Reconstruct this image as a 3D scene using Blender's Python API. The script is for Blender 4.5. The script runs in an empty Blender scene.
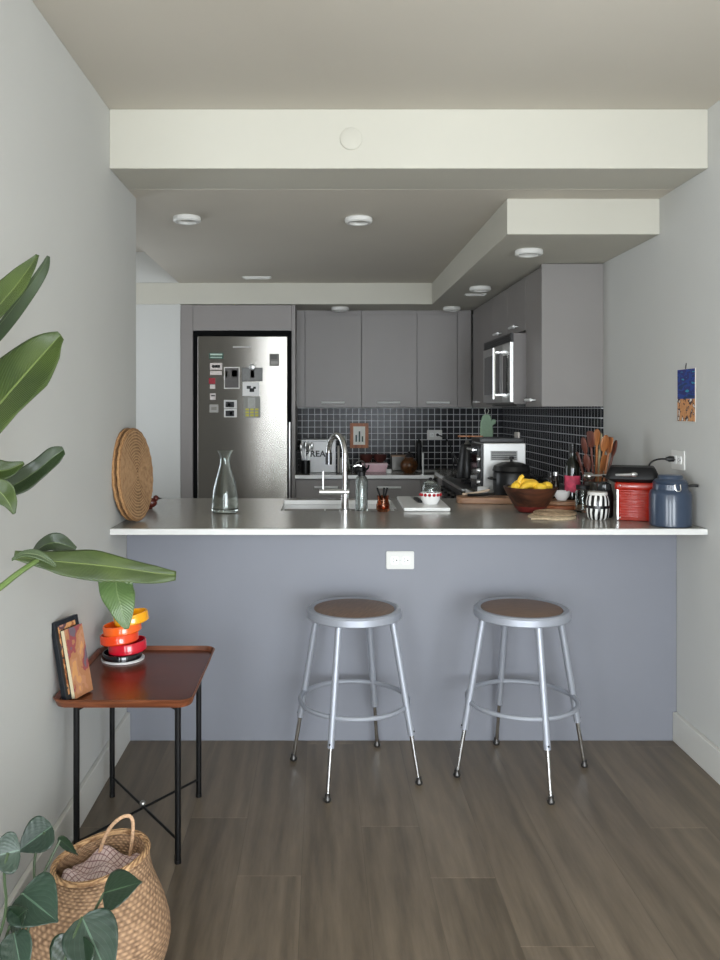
import bpy, bmesh, math, random
from mathutils import Vector, Matrix
random.seed(7)
R = math.radians
SC = bpy.context.scene
COL = SC.collection
F, CX, CY, CH = 820.0, 321.0, 408.0, 1.373      # focal length in px, vanishing point, camera height

# ------------------------------------------------------------------ camera
cam_d = bpy.data.cameras.new('camera'); cam = bpy.data.objects.new('camera', cam_d); COL.objects.link(cam)
cam.location = (0, 0, CH); cam.rotation_euler = (R(90), 0, 0)
cam_d.sensor_width = 36; cam_d.lens = F/960*36
cam_d.shift_x = (360-CX)/960; cam_d.shift_y = -(480-CY)/960; cam_d.clip_start = 0.02
SC.camera = cam
# ------------------------------------------------------------------ world, sun, daylight, exposure
w = bpy.data.worlds.new('world'); SC.world = w; w.use_nodes = True
w.node_tree.nodes['Background'].inputs[0].default_value = (0.75, 0.85, 1.0, 1)
w.node_tree.nodes['Background'].inputs[1].default_value = 1.0
def area(name, loc, rot, sx, sy, power, col):
    l = bpy.data.lights.new(name, 'AREA'); l.shape = 'RECTANGLE'; l.size = sx; l.size_y = sy
    l.energy = power; l.color = col
    o = bpy.data.objects.new(name, l); o.location = loc; o.rotation_euler = rot; COL.objects.link(o); return o
YB = -2.4                                            # window wall
area('daylight_window', (1.65, YB-0.16, 1.25), (R(90), 0, 0), 2.5, 2.1, 200, (0.88, 0.945, 1.0))
area('daylight_window_small', (-0.98, YB-0.16, 1.17), (R(90), 0, 0), 1.06, 2.25, 84, (0.88, 0.945, 1.0))
area('added_side_fill', (-2.34, -1.1, 1.25), (0, R(-90), 0), 2.0, 1.9, 105, (0.90, 0.95, 1.0))  # fill added to brighten the right wall, no known window there
sun_d = bpy.data.lights.new('sun', 'SUN'); sun_d.energy = 15.0; sun_d.color = (1.0, 0.92, 0.80); sun_d.angle = R(0.6)
sun = bpy.data.objects.new('sun', sun_d); sun.rotation_euler = (R(42), 0, 0); COL.objects.link(sun)
sun.rotation_euler = Vector((0.02, 0.80, -0.85)).to_track_quat('-Z', 'Y').to_euler()
hall = area('hall_daylight', (-2.15, 4.9, 1.5), (0, R(-90), 0), 1.2, 0.9, 12, (0.88, 0.94, 1.0))
SC.view_settings.view_transform = 'Standard'; SC.view_settings.look = 'None'
SC.view_settings.exposure = 0.52; SC.view_settings.gamma = 1.0; SC.view_settings.use_curve_mapping = False

# ------------------------------------------------------------------ helpers
def W(px, py, d): return Vector(((px-CX)*d/F, d, CH-(py-CY)*d/F))
def lin(c):
    return tuple(((v/255)/12.92 if v/255 <= 0.04045 else ((v/255+0.055)/1.055)**2.4) for v in c)
MATS = {}
def mat(name, rgb, rough=0.6, metal=0.0, var=0.06, scale=30.0, bump=0.0, coat=0.0, trans=0.0, emit=None, stretch=(1,1,1), spec=0.5, aniso=None, ior=1.45):
    if name in MATS: return MATS[name]
    m = bpy.data.materials.new(name); m.use_nodes = True; nt = m.node_tree
    b = nt.nodes['Principled BSDF']; c = lin(rgb)
    b.inputs['Roughness'].default_value = rough; b.inputs['Metallic'].default_value = metal
    b.inputs['Coat Weight'].default_value = coat; b.inputs['Transmission Weight'].default_value = trans
    b.inputs['Specular IOR Level'].default_value = spec; b.inputs['IOR'].default_value = ior
    if aniso is not None: b.inputs['Anisotropic'].default_value = aniso
    tc = nt.nodes.new('ShaderNodeTexCoord'); mp = nt.nodes.new('ShaderNodeMapping'); mp.inputs['Scale'].default_value = stretch
    nt.links.new(tc.outputs['Object'], mp.inputs[0])
    n = nt.nodes.new('ShaderNodeTexNoise'); n.inputs['Scale'].default_value = scale; n.inputs['Detail'].default_value = 4
    nt.links.new(mp.outputs[0], n.inputs['Vector'])
    r = nt.nodes.new('ShaderNodeValToRGB')
    r.color_ramp.elements[0].position = 0.3; r.color_ramp.elements[1].position = 0.7
    r.color_ramp.elements[0].color = tuple(v*(1-var) for v in c)+(1,)
    r.color_ramp.elements[1].color = tuple(min(1, v*(1+var)) for v in c)+(1,)
    nt.links.new(n.outputs['Fac'], r.inputs[0]); nt.links.new(r.outputs[0], b.inputs['Base Color'])
    if bump:
        bp = nt.nodes.new('ShaderNodeBump'); bp.inputs['Strength'].default_value = bump; bp.inputs['Distance'].default_value = 0.01
        nt.links.new(n.outputs['Fac'], bp.inputs['Height']); nt.links.new(bp.outputs[0], b.inputs['Normal'])
    m['_b'] = 1; MATS[name] = m; return m
def N(nt, t, **kw):
    n = nt.nodes.new(t)
    for k, v in kw.items(): setattr(n, k, v)
    return n
def mth(nt, op, a, b=None, c=None):
    n = nt.nodes.new('ShaderNodeMath'); n.operation = op
    for i, v in enumerate((a, b, c)):
        if v is None: continue
        if isinstance(v, (int, float)): n.inputs[i].default_value = v
        else: nt.links.new(v, n.inputs[i])
    return n.outputs[0]

class MB:
    def __init__(s): s.bm = bmesh.new()
    def box(s, x0, x1, y0, y1, z0, z1, M=None):
        vs = [s.bm.verts.new(Vector((x, y, z)) if M is None else M @ Vector((x, y, z))) for x in (x0, x1) for y in (y0, y1) for z in (z0, z1)]
        for f in ((0,1,3,2), (4,6,7,5), (0,4,5,1), (2,3,7,6), (0,2,6,4), (1,5,7,3)): s.bm.faces.new([vs[i] for i in f])
        return s
    def lathe(s, prof, n=40, c=(0,0,0), M=None, cap=True):
        rings = []
        for r, z in prof:
            if r < 1e-6: rings.append([s.bm.verts.new(Vector((c[0], c[1], c[2]+z)) if M is None else M @ Vector((0,0,z)))])
            else:
                ring = []
                for i in range(n):
                    a = 2*math.pi*i/n; p = Vector((r*math.cos(a), r*math.sin(a), z))
                    ring.append(s.bm.verts.new(p+Vector(c) if M is None else M @ p))
                rings.append(ring)
        for a, b in zip(rings, rings[1:]):
            for i in range(n):
                j = (i+1) % n
                if len(a) == 1 and len(b) == 1: break
                if len(a) == 1: s.bm.faces.new((a[0], b[j], b[i]))
                elif len(b) == 1: s.bm.faces.new((a[i], a[j], b[0]))
                else: s.bm.faces.new((a[i], a[j], b[j], b[i]))
        if cap:
            if len(rings[0]) > 1: s.bm.faces.new(rings[0][::-1])
            if len(rings[-1]) > 1: s.bm.faces.new(rings[-1])
        return s
    def tube(s, pts, r, n=12, closed=False, smooth=0):
        pts = [Vector(p) for p in pts]
        for _ in range(smooth):
            q = []
            m = len(pts)
            if not closed: q.append(pts[0])
            for i in range(m if closed else m-1):
                a, b = pts[i], pts[(i+1) % m]; q += [a*0.75+b*0.25, a*0.25+b*0.75]
            if not closed: q.append(pts[-1])
            pts = q
        m = len(pts); rr = r if isinstance(r, (list, tuple)) else None
        rings = []; up = None
        for i, p in enumerate(pts):
            if closed: t = pts[(i+1) % m]-pts[i-1]
            else: t = pts[min(i+1, m-1)]-pts[max(i-1, 0)]
            t.normalize()
            if up is None:
                up = Vector((0,0,1)) if abs(t.z) < 0.9 else Vector((1,0,0))
            u = (up - t*up.dot(t)).normalized(); v = t.cross(u); up = u
            ri = (rr[0]+(rr[1]-rr[0])*i/(m-1)) if rr else r
            rings.append([s.bm.verts.new(p+(u*math.cos(2*math.pi*k/n)+v*math.sin(2*math.pi*k/n))*ri) for k in range(n)])
        for i in range(m if closed else m-1):
            a, b = rings[i], rings[(i+1) % m]
            for k in range(n): s.bm.faces.new((a[k], a[(k+1) % n], b[(k+1) % n], b[k]))
        if not closed:
            s.bm.faces.new(rings[0][::-1]); s.bm.faces.new(rings[-1])
        return s
    def prism(s, outline, z0, z1, M=None):
        f = (lambda p: p) if M is None else (lambda p: M @ p)
        a = [s.bm.verts.new(f(Vector((x, y, z0)))) for x, y in outline]; b = [s.bm.verts.new(f(Vector((x, y, z1)))) for x, y in outline]
        n = len(a)
        s.bm.faces.new(a[::-1]); s.bm.faces.new(b)
        for i in range(n): s.bm.faces.new((a[i], a[(i+1) % n], b[(i+1) % n], b[i]))
        return s
    def sphere(s, c, r, sc=(1,1,1), n=16):
        M = Matrix.Translation(c) @ Matrix.Diagonal((*[r*k for k in sc], 1))
        bmesh.ops.create_uvsphere(s.bm, u_segments=n, v_segments=n//2+2, radius=1, matrix=M); return s
    def build(s, name, m, parent=None, bevel=0, loc=None, seg=2, sub=0, solid=0, ang=35):
        bmesh.ops.recalc_face_normals(s.bm, faces=s.bm.faces)
        me = bpy.data.meshes.new(name); s.bm.to_mesh(me); s.bm.free()
        for p in me.polygons: p.use_smooth = True
        try: me.set_sharp_from_angle(angle=R(ang))
        except Exception: pass
        me.materials.append(m)
        o = bpy.data.objects.new(name, me); COL.objects.link(o)
        if parent: o.parent = parent
        if loc: o.location = loc
        if solid:
            md = o.modifiers.new('s', 'SOLIDIFY'); md.thickness = solid; md.offset = 0
        if bevel:
            md = o.modifiers.new('b', 'BEVEL'); md.width = bevel; md.segments = seg; md.limit_method = 'ANGLE'; md.angle_limit = R(40)
            md.harden_normals = True
        if sub:
            md = o.modifiers.new('u', 'SUBSURF'); md.levels = sub; md.render_levels = sub
        return o
def B(*a, **k): return MB().box(*a, **k)
def rrect(x0, x1, y0, y1, r, n=6):
    out = []
    for cx, cy, a0 in ((x1-r, y1-r, 0), (x0+r, y1-r, 90), (x0+r, y0+r, 180), (x1-r, y0+r, 270)):
        for i in range(n+1):
            a = R(a0+90*i/n); out.append((cx+r*math.cos(a), cy+r*math.sin(a)))
    return out
def tag(o, label=None, cat=None, group=None, kind=None):
    if label: o['label'] = label
    if cat: o['category'] = cat
    if group: o['group'] = group
    if kind: o['kind'] = kind
    return o
def thing(name, label, cat, loc=(0,0,0), rz=0, group=None):
    o = bpy.data.objects.new(name, None); COL.objects.link(o); o.empty_display_size = 0.05
    o.location = loc; o.rotation_euler = (0, 0, rz); return tag(o, label, cat, group)
def struct(o, label=None, cat=None): return tag(o, label, cat, None, 'structure')
def dup(root, loc, rz, label=None):
    r = root.copy(); COL.objects.link(r); r.location = loc; r.rotation_euler = (0, 0, rz)
    if label: r['label'] = label
    for ch in list(root.children):
        c = ch.copy(); COL.objects.link(c); c.parent = r
        for g in ch.children:
            d = g.copy(); COL.objects.link(d); d.parent = c
    return r

# ------------------------------------------------------------------ materials
WALL = mat('wall_paint', (196, 196, 192), 0.85, var=0.012, scale=3, bump=0)
CEIL = mat('ceiling_paint', (199, 193, 181), 0.9, var=0.012, scale=3)
BEAM = mat('beam_paint', (193, 190, 178), 0.85, var=0.012, scale=3)
TRIM = mat('trim_paint', (205, 204, 198), 0.5, var=0.01)
PANEL = mat('peninsula_paint', (125, 127, 135), 0.42, var=0.02, scale=4)
CAB = mat('cabinet_lacquer', (137, 132, 129), 0.42, var=0.03, scale=4, stretch=(1, 1, 0.3))
CABD = mat('cabinet_plinth_dark', (70, 67, 65), 0.6, var=0.02)  # darker grey for the base cabinet plinths
STONE = mat('quartz_top', (150, 147, 139), 0.2, var=0.05, scale=60, spec=0.6)
EDGE = mat('quartz_edge', (214, 214, 211), 0.3, var=0.02)
WHITE = mat('white_ceramic', (242, 242, 240), 0.25, var=0.01)
PLAS = mat('white_plastic', (216, 215, 210), 0.4, var=0.01)
CHROME = mat('chrome', (215, 215, 215), 0.10, 1.0, var=0.02)
STEEL = mat('brushed_steel', (188, 188, 186), 0.28, 1.0, var=0.05, scale=20, stretch=(8, 8, 0.4))
STEELB = mat('satin_steel_bright', (214, 214, 212), 0.35, 0.9, var=0.02)
SILVER = mat('silver_enamel', (160, 164, 173), 0.40, 0.35, var=0.02)
BLACK = mat('black_satin', (17, 17, 18), 0.35, var=0.1)
BLKGL = mat('black_glass', (8, 9, 10), 0.06, var=0.0, spec=0.6)
BLKMET = mat('black_steel', (14, 14, 15), 0.45, 0.3, var=0.1)
DARKIRON = mat('dark_iron', (20, 20, 21), 0.5, 0.2, var=0.15)
FRIDGE = mat('fridge_steel', (172, 168, 162), 0.24, 1.0, var=0.03, scale=12, stretch=(30, 1, 0.2))
nt_ = FRIDGE.node_tree; b_f = nt_.nodes['Principled BSDF']; b_f.inputs['Anisotropic'].default_value = 1.0; b_f.inputs['Roughness'].default_value = 0.25
cx3 = nt_.nodes.new('ShaderNodeCombineXYZ'); cx3.inputs[2].default_value = 1.0; nt_.links.new(cx3.outputs[0], b_f.inputs['Tangent'])
def glass(name, rgb, rough=0.0):
    m = bpy.data.materials.new(name); m.use_nodes = True; nt = m.node_tree; nt.nodes.clear()
    o = N(nt, 'ShaderNodeOutputMaterial'); g = N(nt, 'ShaderNodeBsdfGlass'); g.inputs['Color'].default_value = (*lin(rgb), 1)
    n = N(nt, 'ShaderNodeTexNoise'); n.inputs['Scale'].default_value = 15
    b = N(nt, 'ShaderNodeBump'); b.inputs['Strength'].default_value = 0.05; b.inputs['Distance'].default_value = 0.01
    nt.links.new(n.outputs['Fac'], b.inputs['Height']); nt.links.new(b.outputs[0], g.inputs['Normal'])
    g.inputs['Roughness'].default_value = rough; g.inputs['IOR'].default_value = 1.45
    nt.links.new(g.outputs[0], o.inputs[0]); return m
GLASS = glass('clear_glass', (245, 248, 247))
AMBER = glass('amber_glass', (228, 186, 162), 0.05)

def tile_mat(name, horiz):
    m = bpy.data.materials.new(name); m.use_nodes = True; nt = m.node_tree; b = nt.nodes['Principled BSDF']
    tc = N(nt, 'ShaderNodeTexCoord'); sp = N(nt, 'ShaderNodeSeparateXYZ'); cb = N(nt, 'ShaderNodeCombineXYZ')
    nt.links.new(tc.outputs['Object'], sp.inputs[0])
    nt.links.new(sp.outputs[horiz], cb.inputs[0]); nt.links.new(sp.outputs['Z'], cb.inputs[1])
    br = N(nt, 'ShaderNodeTexBrick'); br.offset = 0; br.squash = 1
    br.inputs['Scale'].default_value = 1; br.inputs['Brick Width'].default_value = 0.0508; br.inputs['Row Height'].default_value = 0.0508
    br.inputs['Mortar Size'].default_value = 0.0026; br.inputs['Mortar Smooth'].default_value = 0.1
    br.inputs['Color1'].default_value = (*lin((42, 42, 46)), 1); br.inputs['Color2'].default_value = (*lin((24, 24, 28)), 1)
    br.inputs['Mortar'].default_value = (*lin((205, 205, 207)), 1)
    nt.links.new(cb.outputs[0], br.inputs[0]); nt.links.new(br.outputs['Color'], b.inputs['Base Color'])
    b.inputs['Roughness'].default_value = 0.22; b.inputs['Specular IOR Level'].default_value = 0.13
    bp = N(nt, 'ShaderNodeBump'); bp.inputs['Strength'].default_value = 0.6; bp.inputs['Distance'].default_value = 0.002; bp.invert = True
    nt.links.new(br.outputs['Fac'], bp.inputs['Height']); nt.links.new(bp.outputs[0], b.inputs['Normal'])
    return m
def floor_mat():
    m = bpy.data.materials.new('floor_oak'); m.use_nodes = True; nt = m.node_tree; b = nt.nodes['Principled BSDF']; L = nt.links
    tc = N(nt, 'ShaderNodeTexCoord'); sp = N(nt, 'ShaderNodeSeparateXYZ'); L.new(tc.outputs['Object'], sp.inputs[0])
    u = mth(nt, 'DIVIDE', mth(nt, 'SUBTRACT', sp.outputs['X'], 0.131), 0.189)
    idx = mth(nt, 'FLOOR', u); fu = mth(nt, 'FRACT', u)
    wn = N(nt, 'ShaderNodeTexWhiteNoise', noise_dimensions='1D'); L.new(idx, wn.inputs['W'])
    off = mth(nt, 'MULTIPLY', wn.outputs['Value'], 1.7)
    for k, y in ((-3, 2.746), (0, 2.69), (-2, 2.405), (1, 2.395), (2, 2.089), (-1, 1.6), (3, 1.7)):
        cmpn = mth(nt, 'COMPARE', idx, k, 0.1)
        off = mth(nt, 'ADD', mth(nt, 'MULTIPLY', cmpn, y), mth(nt, 'MULTIPLY', mth(nt, 'SUBTRACT', 1.0, cmpn), off))
    v = mth(nt, 'DIVIDE', mth(nt, 'SUBTRACT', sp.outputs['Y'], off), 1.75)
    iv = mth(nt, 'FLOOR', v); fv = mth(nt, 'FRACT', v)
    cid = N(nt, 'ShaderNodeCombineXYZ'); L.new(idx, cid.inputs[0]); L.new(iv, cid.inputs[1])
    w2 = N(nt, 'ShaderNodeTexWhiteNoise', noise_dimensions='3D'); L.new(cid.outputs[0], w2.inputs['Vector'])
    # grain
    gc = N(nt, 'ShaderNodeCombineXYZ'); L.new(sp.outputs['X'], gc.inputs[0]); L.new(mth(nt, 'MULTIPLY', sp.outputs['Y'], 0.09), gc.inputs[1])
    L.new(mth(nt, 'MULTIPLY', w2.outputs['Value'], 20), gc.inputs[2])
    g1 = N(nt, 'ShaderNodeTexNoise'); g1.inputs['Scale'].default_value = 45; g1.inputs['Detail'].default_value = 6; g1.inputs['Roughness'].default_value = 0.65
    L.new(gc.outputs[0], g1.inputs['Vector'])
    wv = N(nt, 'ShaderNodeTexWave', wave_type='BANDS', bands_direction='X'); wv.inputs['Scale'].default_value = 3.2; wv.inputs['Distortion'].default_value = 14
    wv.inputs['Detail'].default_value = 3; wv.inputs['Detail Scale'].default_value = 1.6
    L.new(gc.outputs[0], wv.inputs['Vector'])
    mixv = mth(nt, 'ADD', mth(nt, 'MULTIPLY', g1.outputs['Fac'], 0.55), mth(nt, 'MULTIPLY', wv.outputs['Fac'], 0.14))
    mixv = mth(nt, 'ADD', mixv, mth(nt, 'MULTIPLY', w2.outputs['Value'], 0.22))
    r = N(nt, 'ShaderNodeValToRGB'); r.color_ramp.elements[0].position = 0.25; r.color_ramp.elements[1].position = 0.8
    r.color_ramp.elements[0].color = (*lin((86, 76, 63)), 1); r.color_ramp.elements[1].color = (*lin((134, 120, 102)), 1)
    L.new(mixv, r.inputs[0])
    # seams
    su = mth(nt, 'LESS_THAN', fu, 0.010); sv = mth(nt, 'LESS_THAN', fv, 0.0016)
    seam = mth(nt, 'MAXIMUM', mth(nt, 'MULTIPLY', su, 0.28), mth(nt, 'MULTIPLY', sv, -0.35))
    seam = mth(nt, 'ADD', mth(nt, 'MULTIPLY', su, 0.25), mth(nt, 'MULTIPLY', sv, -0.5))
    mul = mth(nt, 'SUBTRACT', 1.0, seam)
    vm = N(nt, 'ShaderNodeVectorMath', operation='SCALE'); L.new(r.outputs[0], vm.inputs[0]); L.new(mul, vm.inputs['Scale'])
    L.new(vm.outputs[0], b.inputs['Base Color']); b.inputs['Roughness'].default_value = 0.36
    L.new(mth(nt, 'ADD', 0.30, mth(nt, 'MULTIPLY', g1.outputs['Fac'], 0.16)), b.inputs['Roughness'])
    bp = N(nt, 'ShaderNodeBump'); bp.inputs['Strength'].default_value = 0.15; bp.inputs['Distance'].default_value = 0.002
    L.new(g1.outputs['Fac'], bp.inputs['Height']); L.new(bp.outputs[0], b.inputs['Normal'])
    return m
def wood_mat(name, dark, light, axis=0, scale=14, rough=0.4, coat=0.0, dist=4):
    m = bpy.data.materials.new(name); m.use_nodes = True; nt = m.node_tree; b = nt.nodes['Principled BSDF']; L = nt.links
    tc = N(nt, 'ShaderNodeTexCoord'); mp = N(nt, 'ShaderNodeMapping'); s = [1, 1, 1]; s[axis] = 0.12; mp.inputs['Scale'].default_value = s
    L.new(tc.outputs['Object'], mp.inputs[0])
    n = N(nt, 'ShaderNodeTexNoise'); n.inputs['Scale'].default_value = scale*4; n.inputs['Detail'].default_value = 6; n.inputs['Distortion'].default_value = dist*0.2
    L.new(mp.outputs[0], n.inputs['Vector'])
    r = N(nt, 'ShaderNodeValToRGB'); r.color_ramp.elements[0].position = 0.35; r.color_ramp.elements[1].position = 0.68
    r.color_ramp.elements[0].color = (*lin(dark), 1); r.color_ramp.elements[1].color = (*lin(light), 1)
    L.new(n.outputs['Fac'], r.inputs[0]); L.new(r.outputs[0], b.inputs['Base Color'])
    b.inputs['Roughness'].default_value = rough; b.inputs['Coat Weight'].default_value = coat
    return m
def weave_mat(name, dark, light, sc=1.0, rings=False, bumpd=0.006):
    m = bpy.data.materials.new(name); m.use_nodes = True; nt = m.node_tree; b = nt.nodes['Principled BSDF']; L = nt.links
    tc = N(nt, 'ShaderNodeTexCoord')
    if rings:
        wv = N(nt, 'ShaderNodeTexWave', wave_type='RINGS', rings_direction='Z'); wv.inputs['Scale'].default_value = 26*sc; wv.inputs['Distortion'].default_value = 2.2
        wv.inputs['Detail'].default_value = 2
        L.new(tc.outputs['Object'], wv.inputs['Vector']); h = wv.outputs['Fac']
    else:
        sp = N(nt, 'ShaderNodeSeparateXYZ'); L.new(tc.outputs['UV'], sp.inputs[0])
        a = mth(nt, 'SINE', mth(nt, 'MULTIPLY', sp.outputs['X'], 2*math.pi*46))
        row = mth(nt, 'FLOOR', mth(nt, 'MULTIPLY', sp.outputs['Y'], 38))
        a = mth(nt, 'SINE', mth(nt, 'ADD', mth(nt, 'MULTIPLY', sp.outputs['X'], 2*math.pi*52), mth(nt, 'MULTIPLY', row, math.pi)))
        c = mth(nt, 'SINE', mth(nt, 'MULTIPLY', mth(nt, 'FRACT', mth(nt, 'MULTIPLY', sp.outputs['Y'], 38)), math.pi))
        h = mth(nt, 'ADD', 0.15, mth(nt, 'MULTIPLY', mth(nt, 'MULTIPLY', mth(nt, 'ADD', mth(nt, 'MULTIPLY', a, 0.5), 0.6), c), 0.8))
    nz = N(nt, 'ShaderNodeTexNoise'); nz.inputs['Scale'].default_value = 55*sc; nz.inputs['Detail'].default_value = 4
    L.new(tc.outputs['Object'], nz.inputs['Vector'])
    hh = mth(nt, 'ADD', mth(nt, 'MULTIPLY', h, 0.42), mth(nt, 'MULTIPLY', nz.outputs['Fac'], 0.62))
    r = N(nt, 'ShaderNodeValToRGB'); r.color_ramp.elements[0].position = 0.2; r.color_ramp.elements[1].position = 0.75
    r.color_ramp.elements[0].color = (*lin(dark), 1); r.color_ramp.elements[1].color = (*lin(light), 1)
    L.new(hh, r.inputs[0]); L.new(r.outputs[0], b.inputs['Base Color']); b.inputs['Roughness'].default_value = 0.75
    bp = N(nt, 'ShaderNodeBump'); bp.inputs['Strength'].default_value = 0.8; bp.inputs['Distance'].default_value = bumpd
    L.new(hh, bp.inputs['Height']); L.new(bp.outputs[0], b.inputs['Normal'])
    return m
def leaf_mat(name, base, dark, vein, nv=26, rough=0.32, veinw=0.10, side=0.5, bump=.35):
    m = bpy.data.materials.new(name); m.use_nodes = True; nt = m.node_tree; b = nt.nodes['Principled BSDF']; L = nt.links
    tc = N(nt, 'ShaderNodeTexCoord'); sp = N(nt, 'ShaderNodeSeparateXYZ'); L.new(tc.outputs['UV'], sp.inputs[0])
    ax = mth(nt, 'ABSOLUTE', mth(nt, 'SUBTRACT', sp.outputs['X'], 0.5))
    mid = mth(nt, 'LESS_THAN', ax, 0.018)
    ph = mth(nt, 'SUBTRACT', mth(nt, 'MULTIPLY', sp.outputs['Y'], nv), mth(nt, 'MULTIPLY', ax, nv*side))
    st = mth(nt, 'ABSOLUTE', mth(nt, 'SUBTRACT', mth(nt, 'FRACT', ph), 0.5))
    sv = mth(nt, 'MULTIPLY', mth(nt, 'LESS_THAN', st, veinw), 0.35)
    nz = N(nt, 'ShaderNodeTexNoise'); nz.inputs['Scale'].default_value = 9; nz.inputs['Detail'].default_value = 3
    L.new(tc.outputs['Object'], nz.inputs['Vector'])
    r = N(nt, 'ShaderNodeValToRGB'); r.color_ramp.elements[0].position = 0.3; r.color_ramp.elements[1].position = 0.7
    r.color_ramp.elements[0].color = (*lin(dark), 1); r.color_ramp.elements[1].color = (*lin(base), 1)
    L.new(nz.outputs['Fac'], r.inputs[0])
    mx = N(nt, 'ShaderNodeMix', data_type='RGBA'); L.new(mth(nt, 'MAXIMUM', mid, sv), mx.inputs[0])
    L.new(r.outputs[0], mx.inputs[6]); mx.inputs[7].default_value = (*lin(vein), 1)
    L.new(mx.outputs[2], b.inputs['Base Color']); b.inputs['Roughness'].default_value = rough
    b.inputs['Subsurface Weight'].default_value = 0.0
    bp = N(nt, 'ShaderNodeBump'); bp.inputs['Strength'].default_value = bump; bp.inputs['Distance'].default_value = 0.004
    L.new(st, bp.inputs['Height']); L.new(bp.outputs[0], b.inputs['Normal'])
    return m
TILEB = tile_mat('mosaic_tile_back', 'X'); TILER = tile_mat('mosaic_tile_side', 'Y')
OAK = floor_mat()
TRAYW = wood_mat('tray_mahogany', (84, 40, 24), (108, 54, 32), axis=0, scale=10, rough=0.26, coat=0.1)
TRAYE = wood_mat('tray_rim_wood', (92, 50, 30), (134, 78, 50), axis=0, rough=0.35)
SEATW = wood_mat('seat_hardboard', (112, 90, 76), (134, 108, 90), axis=0, scale=40, rough=0.5)
BOWLW = wood_mat('bowl_walnut', (40, 22, 16), (88, 52, 36), axis=0, scale=9, rough=0.35)
BOARDW = wood_mat('board_maple', (128, 92, 68), (176, 134, 100), axis=0, scale=10, rough=0.5)
BOARDR = wood_mat('board_cherry', (140, 80, 50), (186, 112, 74), axis=0, scale=10, rough=0.5)
SPOONW = wood_mat('spoon_beech', (128, 76, 42), (186, 120, 68), axis=2, scale=18, rough=0.5)
SPOOND = wood_mat('spoon_rosewood', (76, 38, 30), (120, 66, 50), axis=2, scale=18, rough=0.5)
FRAMEW = wood_mat('frame_pine', (150, 84, 46), (196, 122, 72), axis=2, rough=0.5)
WICK = weave_mat('woven_seagrass', (112, 80, 52), (186, 148, 108), rings=True)
WICKB = weave_mat('basket_seagrass', (96, 71, 52), (186, 150, 116), bumpd=0.008)

# ------------------------------------------------------------------ room shell
XL, XR, ZC = -0.803, 1.469, 2.508
YP = 3.383; YF = 3.112; YBK = 6.62; ZS = 2.282; ZB = 2.126; YU = 5.95
struct(B(-2.4, 3.3, YB-0.3, YBK+0.2, -0.1, 0).build('floor', OAK))
struct(B(-2.4, 3.3, YB-0.3, YBK+0.2, ZC, ZC+0.1).build('ceiling', CEIL))
struct(B(XL-0.13, XL, 1.0, 3.565, 0, ZC).build('wall_left', WALL, bevel=0.004))
struct(B(XR, XR+0.13, 0.6, YBK+0.2, 0, ZC).build('wall_right', WALL))
struct(B(-2.4, XR, YBK, YBK+0.13, 0, ZC).build('wall_back', WALL))
struct(B(-2.4, -1.025, YU+0.01, YU+0.12, 0, ZC).build('wall_alcove', WALL))
struct(B(-2.4, -2.27, 3.3, YBK, 0, ZC).build('wall_hall', WALL))
struct(B(-2.27, XL-0.13, 3.3, 3.42, 0, ZC).build('wall_hall_front', WALL))
# window wall behind the camera
wb = MB()
for a, b in ((-2.4, -1.5), (-.45, .4), (2.9, 3.2)): wb.box(a, b, YB-0.12, YB, 0, ZC)
for a, b, c in ((-1.5, -.45, .06), (.4, 2.9, .2)): wb.box(a, b, YB-0.12, YB, 0, c); wb.box(a, b, YB-0.12, YB, 2.3, ZC)
struct(wb.build('wall_window', WALL))
wl = MB(); wl.box(-2.4, -2.27, YB-.12, -2.05, 0, ZC); wl.box(-2.4, -2.27, -.15, 1.0, 0, ZC); wl.box(-2.4, -2.27, -2.05, -.15, 0, .25); wl.box(-2.4, -2.27, -2.05, -.15, 2.25, ZC)  # unseen wall, its opening invented to pass the added side fill
struct(wl.build('wall_living_left', WALL))
wf3 = MB()
for y0, y1, z0, z1 in ((-2.05, -2.01, .25, 2.25), (-.19, -.15, .25, 2.25), (-2.01, -.19, .25, .29), (-2.01, -.19, 2.21, 2.25)): wf3.box(-2.32, -2.27, y0, y1, z0, z1)
struct(wf3.build('added_side_window', TRIM, bevel=0.003))  # frame of the invented opening, added along with the side fill
struct(B(-2.27, XL-.13, 1.0, 1.13, 0, ZC).build('wall_living_return', WALL))
struct(B(3.07, 3.2, YB, 0.6, 0, ZC).build('wall_living_right', WALL))
struct(B(XR+.13, 3.2, 0.6, 0.73, 0, ZC).build('wall_right_return', WALL))
wf = MB()
for a, b in ((.4, 1.65), (1.65, 2.9)):
    for x0, x1, z0, z1 in ((a, a+.04, .2, 2.3), (b-.04, b, .2, 2.3), (a+.04, b-.04, .2, .25), (a+.04, b-.04, 2.25, 2.3)): wf.box(x0, x1, YB-0.09, YB-0.03, z0, z1)
wf2 = MB()
for x0, x1, z0, z1 in ((-1.5, -1.46, .06, 2.3), (-.49, -.45, .06, 2.3), (-1.46, -.49, .06, .1), (-1.46, -.49, 2.25, 2.3)): wf2.box(x0, x1, YB-0.09, YB-0.03, z0, z1)
struct(wf2.build('window_2', TRIM, bevel=0.003))
struct(wf.build('window_1', TRIM, bevel=0.003))
# beam + dropped ceilings
struct(B(XL, XR, YF, YF+0.30, ZS, ZC).build('trim_1', BEAM, bevel=0.003))
s = MB(); s.box(XL, XR, YF+0.30, 3.565, ZS, ZC); s.box(-1.03, XR, 3.565, YBK, ZS, ZC)
struct(s.build('ceiling_soffit', CEIL))
struct(B(0.807, XR, 3.556, YBK, ZB, ZS).build('trim_2', BEAM, bevel=0.003))
struct(B(-1.5, 0.807, YU, YBK, ZB, ZS).build('trim_3', BEAM, bevel=0.003))
struct(B(-1.06, -1.02, YU, YBK, 0, ZB).build('wall_fridge_side', WALL))
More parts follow.
